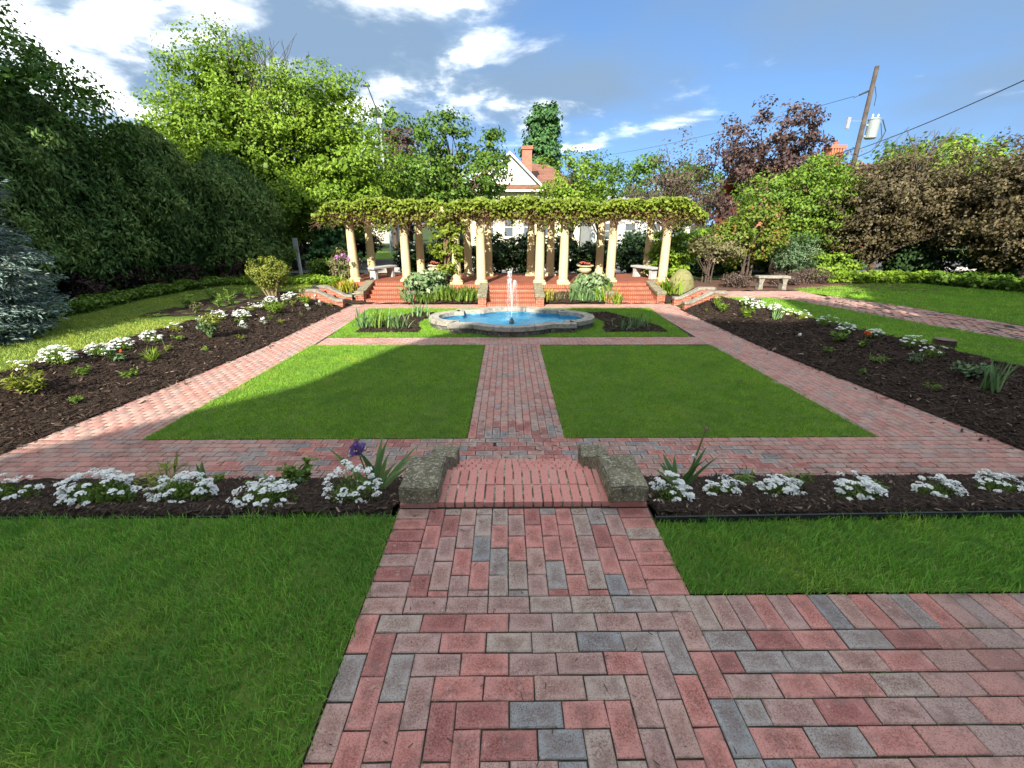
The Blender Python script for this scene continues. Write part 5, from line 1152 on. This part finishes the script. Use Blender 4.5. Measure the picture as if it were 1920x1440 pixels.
stalk(t, [(.02, 0, 0), (.10, 0, .25), (.16, 0, .58)], .010); petals(t, 'bud', (.10, 0, .33), .016, 10, M_petal, .03, 426); petals(t, 'bud', (.165, 0, .59), .024, 14, M_brownbud, .03, 427)
perennial('leafy green peony shoot at the back of the near left bed', -2.15, 3.65, .34, .30, L_perr, 430, .075, 120, .5)
perennial('grassy green tuft right of the widest candytuft', -2.72, 3.0, .26, .14, L_perr, 431, .10, 90, .16)
perennial('grassy green tuft behind the low leaning candytuft', -2.0, 2.98, .28, .13, L_perr, 432, .10, 90, .16)
perennial('yellow-green arching grass behind the widest candytuft', -3.1, 3.3, .5, .22, L_box, 433, .14, 110, .12)
perennial('small green tuft at the back edge of the near left bed', -3.05, 3.8, .26, .10, L_perr, 434, .06, 80, .3)
perennial('small green rosette between two right candytufts', 2.06, 3.35, .24, .10, L_perr, 435, .09, 80, .18)
perennial('green sprig behind the middle right candytuft', 2.2, 2.95, .16, .2, L_perr, 436, .05, 60, .5)
perennial('thin green tuft right of the full candytuft', 2.95, 3.1, .2, .1, L_perr, 437, .06, 60, .2)
perennial('small seedling with white buds behind the left candytufts', -2.0, 3.45, .14, .18, L_bluegreen, 438, .035, 60, .5)
t = perennial('silvery green tuft beside the purple iris', -1.45, 3.55, .22, .12, L_bluegreen, 439, .045, 80, .3)
# left side bed: candytuft row along the lawn
for i, (x, y, w_, fl, yel, lab) in enumerate([(-7.72, 6.5, .42, .5, True, 'yellowing candytuft nearest the viewer in the left row'), (-7.5, 7.0, .62, 1.7, False, 'brightest broad white candytuft in the left row'), (-7.42, 7.6, .58, 1.3, False, 'white candytuft, third in the left row'), (-7.3, 8.1, .5, 1.4, False, 'white candytuft, fourth in the left row'), (-7.2, 8.62, .44, 1.4, False, 'white candytuft, fifth in the left row'), (-7.25, 9.34, .4, .5, True, 'pale yellowish candytuft, sixth in the left row'), (-7.25, 9.95, .4, .5, True, 'pale candytuft behind the rose bush, left of it'), (-7.12, 10.5, .5, 1.0, True, 'yellow and white candytuft directly behind the rose bush'), (-7.02, 11.05, .52, 1.7, False, 'bright white candytuft right behind the rose bush'), (-7.08, 11.7, .46, .4, True, 'low yellow-green mat in the left row'), (-7.05, 12.2, .4, .7, True, 'pale candytuft in front of the dome shrub, left side'), (-7.05, 12.9, .5, 1.6, False, 'white candytuft in front of the dome shrub'), (-6.85, 13.4, .4, 1.6, False, 'white candytuft just right of the dome shrub'), (-6.85, 13.95, .36, 1.2, False, 'last white candytuft before the left side steps')]):
    iberis(lab, x + random.gauss(0, .06), y + random.gauss(0, .05), w_ * random.uniform(.58, .85), 450 + i, fl * random.uniform(.6, 1.1), yel, hh=w_ * random.uniform(.28, .42))
for i, (x, y, w_, hh, mat, lf, n, asp, lab) in enumerate([
    (-7.0, 5.95, .5, .32, L_box, .10, 260, .3, 'big yellow-green leafy clump at the near end of the left bed'), (-6.98, 6.75, .28, .12, L_perr, .07, 110, .3, 'small green rosette second from the left edge'), (-6.45, 6.98, .27, .12, L_perr, .06, 120, .4, 'small green cushion near the left path'), (-6.38, 5.92, .2, .13, L_perr, .05, 80, .4, 'lowest small green sprout by the left path'),
    (-6.92, 8.85, .24, .1, L_perr, .06, 90, .4, 'small green mound left of the rose bush'), (-6.2, 8.6, .2, .09, L_perr, .05, 80, .4, 'small green sprout below the rose bush'), (-6.1, 9.6, .2, .12, L_box, .05, 80, .3, 'small yellow-green sprout right of the rose bush'), (-6.66, 10.6, .27, .14, L_perr, .06, 90, .3, 'green tuft above the rose bush'),
    (-6.5, 12.0, .62, .34, L_bright, .09, 320, .28, 'bright green mounded clump in front of the dome shrub'), (-6.0, 11.3, .22, .12, L_box, .05, 80, .3, 'small yellow sprout beside the left path'), (-6.3, 13.45, .42, .34, L_bright, .08, 200, .4, 'yellow-green bushy plant near the left side steps'), (-6.45, 12.95, .22, .2, L_box, .06, 70, .4, 'little yellow-green plant left of the bushy one'), (-6.7, 14.25, .3, .4, L_box, .07, 110, .4, 'upright yellow-green plant beside the coping of the left steps'), (-5.9, 12.25, .2, .16, L_tan, .05, 60, .3, 'thin tan sprout by the left path'), (-5.78, 14.1, .26, .1, L_box, .05, 70, .4, 'low yellow patch at the foot of the left side steps'), (-6.3, 11.4, .2, .12, L_perr, .05, 80, .3, 'small green sprout between the bright clump and the rose'),
    (-7.9, 11.85, .34, .32, L_perr, .12, 110, .22, 'lily shoot nearest the left lawn, in sun'), (-7.75, 12.25, .36, .40, L_perr, .12, 120, .22, 'taller lily shoot in the upper left bed'), (-7.85, 13.25, .34, .34, L_perr, .12, 110, .22, 'lily shoot beside the dome shrub'), (-8.0, 11.05, .32, .26, L_tan, .08, 90, .4, 'pinkish young shrub in the upper left bed'), (-8.65, 11.85, .4, .4, L_perr, .12, 110, .24, 'shaded lily clump at the lawn edge'), (-8.75, 12.9, .4, .45, L_perr, .12, 110, .24, 'shaded lily clump below the dark screen')]):
    perennial(lab, x, y, w_, hh, mat, 480 + i, lf, n, asp)
for i, (x, y, lab) in enumerate([(-6.42, 10.3, 'silvery seedling with white bloom right of the rose'), (-6.25, 10.9, 'silvery plant with two white blooms in the left bed'), (-6.05, 12.95, 'silvery seedling with white bloom below the bushy plant'), (-5.98, 13.7, 'pale silvery plant near the left steps'), (-6.3, 14.2, 'silver-leaved sprig against the left steps')]):
    t = perennial(lab, x, y, .22, .13, L_silver, 510 + i, .05, 70, .4); petals(t, 'bloom', (0, 0, .15), .05, 14, M_petal, .05, 520 + i)
t = perennial('pale green tulip clump with orange petals in the left bed', -7.0, 7.45, .3, .2, L_bluegreen, 530, .11, 70, .35); petals(t, 'bloom', (.1, 0, .17), .03, 12, M_orange, .04, 531)
t = perennial('seedling with a hooked flower stalk in the left bed', -6.7, 8.2, .2, .14, L_box, 532, .06, 60, .25); stalk(t, [(0, 0, 0), (-.02, 0, .2), (-.04, 0, .30), (-.09, 0, .33), (-.12, 0, .28)], .005)
iris('spiky yellow-green daylily tuft in the left bed', -6.62, 7.72, .28, 60, 533, .014, .03, mat=L_bright, cat='daylily', name='daylily', lean=.9, curl=.9)
t = perennial('young rose bush with yellow-green tips in the left bed', -6.55, 9.3, .46, .50, L_bluegreen, 534, .07, 260, .55, name='rose_bush', cat='rose'); P, Nr, rn, C = foliage([(.04, 0, .42, .24, .2, .14)], 30, 8, .05, 535, rmin=.3); leaf_obj('new_leaves', P, Nr, .06, L_box, t)
# right side bed
for i, (x, y, w_, fl, yel, lab) in enumerate([(6.65, 12.3, .5, 1.2, False, 'white candytuft at the far end of the right row'), (6.75, 11.8, .5, 1.2, False, 'white candytuft, second from the far end of the right row'), (6.85, 11.35, .46, 1.3, False, 'white candytuft in front of the small stump'), (6.95, 10.8, .4, .8, True, 'pale candytuft right of the small iris'), (7.0, 10.35, .4, .8, True, 'pale candytuft in the sunlit part of the right row'), (7.05, 9.7, .5, .5, False, 'shaded feathery candytuft with few flowers'), (7.02, 9.1, .42, 1.0, False, 'shaded white candytuft above the small peony'), (7.35, 8.6, .48, 1.0, False, 'broad shaded candytuft behind the orange poppy'), (7.35, 7.9, .42, .8, False, 'shaded candytuft left of the big stump'), (7.52, 7.35, .46, .4, False, 'thin shaded candytuft below the big stump')]):
    iberis(lab, x + random.gauss(0, .06), y, w_ * random.uniform(.6, .85), 550 + i, fl * random.uniform(.6, 1.0), yel)
for i, (x, y, w_, hh, mat, lf, n, asp, lab) in enumerate([
    (6.74, 8.75, .32, .18, L_perr, .09, 90, .5, 'small dark peony below the candytuft in the right bed'), (6.3, 8.35, .24, .11, L_perr, .05, 90, .3, 'small green cushion in the shaded right bed'), (6.6, 7.55, .36, .14, L_perr, .06, 160, .22, 'wider green grassy cushion in the shaded right bed'), (6.1, 7.25, .22, .09, L_perr, .05, 70, .3, 'low green sprout near the right path'), (7.0, 7.2, .2, .22, L_bluegreen, .12, 40, .12, 'thin arching sprout in the right bed'), (7.2, 6.5, .55, .26, L_bluegreen, .09, 160, .45, 'leafy blue-green clump beside the big right iris'), (6.48, 6.3, .24, .12, L_perr, .05, 70, .3, 'small sprout low in the right bed'),
    (6.1, 12.95, .32, .34, L_bright, .07, 130, .4, 'upright yellow-green plant by the right side steps'), (6.02, 12.4, .42, .32, L_bright, .08, 200, .35, 'bright yellow-green clump near the right side steps'), (6.2, 11.4, .34, .3, L_bright, .08, 140, .35, 'yellow-green clump at the edge of sunlight in the right bed'), (5.75, 12.85, .2, .1, L_box, .05, 70, .4, 'tiny yellow sprout nearest the right side steps')]):
    perennial(lab, x, y, w_, hh, mat, 570 + i, lf, n, asp)
iris('big grey-green iris fan at the right edge of the right bed', 7.0, 5.95, .54, 20, 590, .055, .06, big=True, fan=.2, lean=.6, curl=.4)
iris('small iris fan in the sunlit part of the right bed', 6.6, 10.75, .32, 14, 591, .03, .05, fan=.1, lean=.4, curl=.3)
t = perennial('orange poppy in the right bed', 6.85, 8.22, .2, .14, L_perr, 592, .07, 60, .4, name='poppy', cat='poppy'); stalk(t, [(0, 0, 0), (.01, 0, .15), (.02, 0, .27)], .006); petals(t, 'bloom', (.02, 0, .29), .045, 26, M_orange, .06, 593, .6)
t = perennial('single white bloom low in the shaded right bed', 6.3, 9.3, .12, .08, L_perr, 594, .04, 30, .4); petals(t, 'bloom', (0, 0, .09), .04, 14, M_petal, .05, 595)
# island
for i, (x, y, hh, nl, lab) in enumerate([(-3.85, 11.35, .56, 34, 'iris clump at the left end of the island bed'), (-3.42, 11.42, .56, 34, 'iris clump in the middle of the island bed'), (-2.98, 11.3, .58, 34, 'iris clump nearest the basin in the left island bed'), (-2.75, 12.8, .5, 30, 'separate iris clump behind the left lobe of the fountain')]):
    iris(lab, x, y, hh, nl, 600 + i, .034, .13, mat=L_iris if i != 1 else L_perr, group='irises on the fountain island', lean=.45, curl=1.0)
for i, (x, y, hh, nl, lab) in enumerate([(2.95, 11.15, .42, 40, 'blue-green grassy clump in the right island bed, left part'), (3.35, 11.3, .44, 40, 'blue-green grassy clump in the right island bed, right part')]):
    iris(lab, x, y, hh, nl, 610 + i, .02, .14, mat=L_bluegreen, group='grassy clumps in the right island bed', lean=.6, curl=1.1, cat='grass clump', name='iris')
# bed below the terrace
for i, (x, y, hh, nl, mat, wd, lab) in enumerate([
    (-3.45, 15.15, .58, 70, L_iris, .035, 'iris clump beside the right cheek of the left terrace steps'), (-2.35, 15.25, .50, 90, L_perr, .05, 'lily-of-the-valley row left of the middle steps, left end'), (-1.9, 15.2, .52, 90, L_perr, .05, 'lily-of-the-valley row left of the middle steps, second clump'), (-1.5, 15.2, .52, 90, L_perr, .05, 'lily-of-the-valley row left of the middle steps, third clump'), (-1.15, 15.2, .48, 80, L_perr, .05, 'lily-of-the-valley clump touching the middle steps'),
    (1.22, 15.2, .46, 70, L_day, .03, 'yellow-green daylily just right of the middle steps'), (1.7, 15.25, .38, 60, L_tan, .022, 'dry grassy tuft right of the yellow daylily'), (2.3, 15.2, .58, 90, L_iris, .035, 'dark iris clump in front of the brick wall'), (2.7, 15.15, .5, 80, L_iris, .035, 'iris clump below the right urn'), (3.2, 15.2, .58, 90, L_bright, .04, 'bright daylily clump right of the right urn'), (3.5, 15.1, .46, 70, L_bright, .04, 'bright daylily clump left of the right terrace steps'), (-5.9, 15.9, .55, 90, L_day, .04, 'yellow daylily clump left of the left terrace steps'), (5.65, 15.6, .60, 90, L_bright, .07, 'broad bright hosta-like clump beside the boulder'), (-2.9, 15.1, .36, 60, L_perr, .04, 'low green tuft below the large variegated mound')]):
    iris(lab, x, y, hh, nl, 620 + i, wd, .17, mat=mat, group='clumps below the terrace', lean=.6, curl=1.1, cat='clump', name='daylily')
shrub('hosta', 'large variegated mound in front of the left urn', (-2.95, 15.7, -.6), .78, .8, L_hosta, 640, .17, 70, 26, r0=.012)
shrub('hosta', 'variegated mound in front of the right urn', (2.85, 15.75, -.6), .62, .72, L_hosta, 641, .16, 60, 24, r0=.012)
perennial('silver-leaved mound at the foot of the left terrace steps', -5.35, 15.3, .6, .26, L_silver, 642, .08, 220, .4)
perennial('silver-leaved tuft below the right terrace steps', 5.15, 15.3, .36, .2, L_silver, 643, .07, 120, .4)
perennial('green plants with white blooms at the back of the terrace', -4.4, 19.8, 1.0, .45, L_perr, 644, .12, 200, .3)
perennial('green tuft at the foot of the right urn', 3.2, 17.0, .7, .3, L_perr, 645, .08, 160, .4)
al = thing('allium', 'tall purple flowers in front of the left pergola column', 'flower', (-6.05, 16.1, -.45))
for i, (dx, hh) in enumerate([(-.1, 1.1), (.12, 1.16), (.32, 1.05)]): stalk(al, [(dx * .4, 0, 0), (dx * .8, 0, hh * .5), (dx, 0, hh)], .008); petals(al, 'bloom', (dx, 0, hh), .1, 40, M_pinkp, .07, 650 + i)
# stray twigs, dry leaves and moss specks on the paving
rr = random.Random(77); m = MB()
for i in range(60):
    x, y = rr.uniform(-.75, .75), rr.uniform(.9, 2.4); a = rr.uniform(0, 3.14); L = rr.uniform(.008, .03); m.tube([(x, y, .004), (x + math.cos(a) * L, y + math.sin(a) * L, .006)], .0016, 3)
for i in range(160):
    x, y = (rr.uniform(-.6, .6), rr.uniform(4.4, 6)) if i < 60 else (rr.uniform(-5, 5), rr.uniform(4.1, 4.9)); a = rr.uniform(0, 3.14); L = rr.uniform(.02, .06); m.tube([(x, y, -.796), (x + math.cos(a) * L, y + math.sin(a) * L, -.793)], .003, 3)
tag(m.build('leaf_litter', M_stump, fix=False), 'scattered dark twigs on the brick paving', 'litter', kind='stuff')
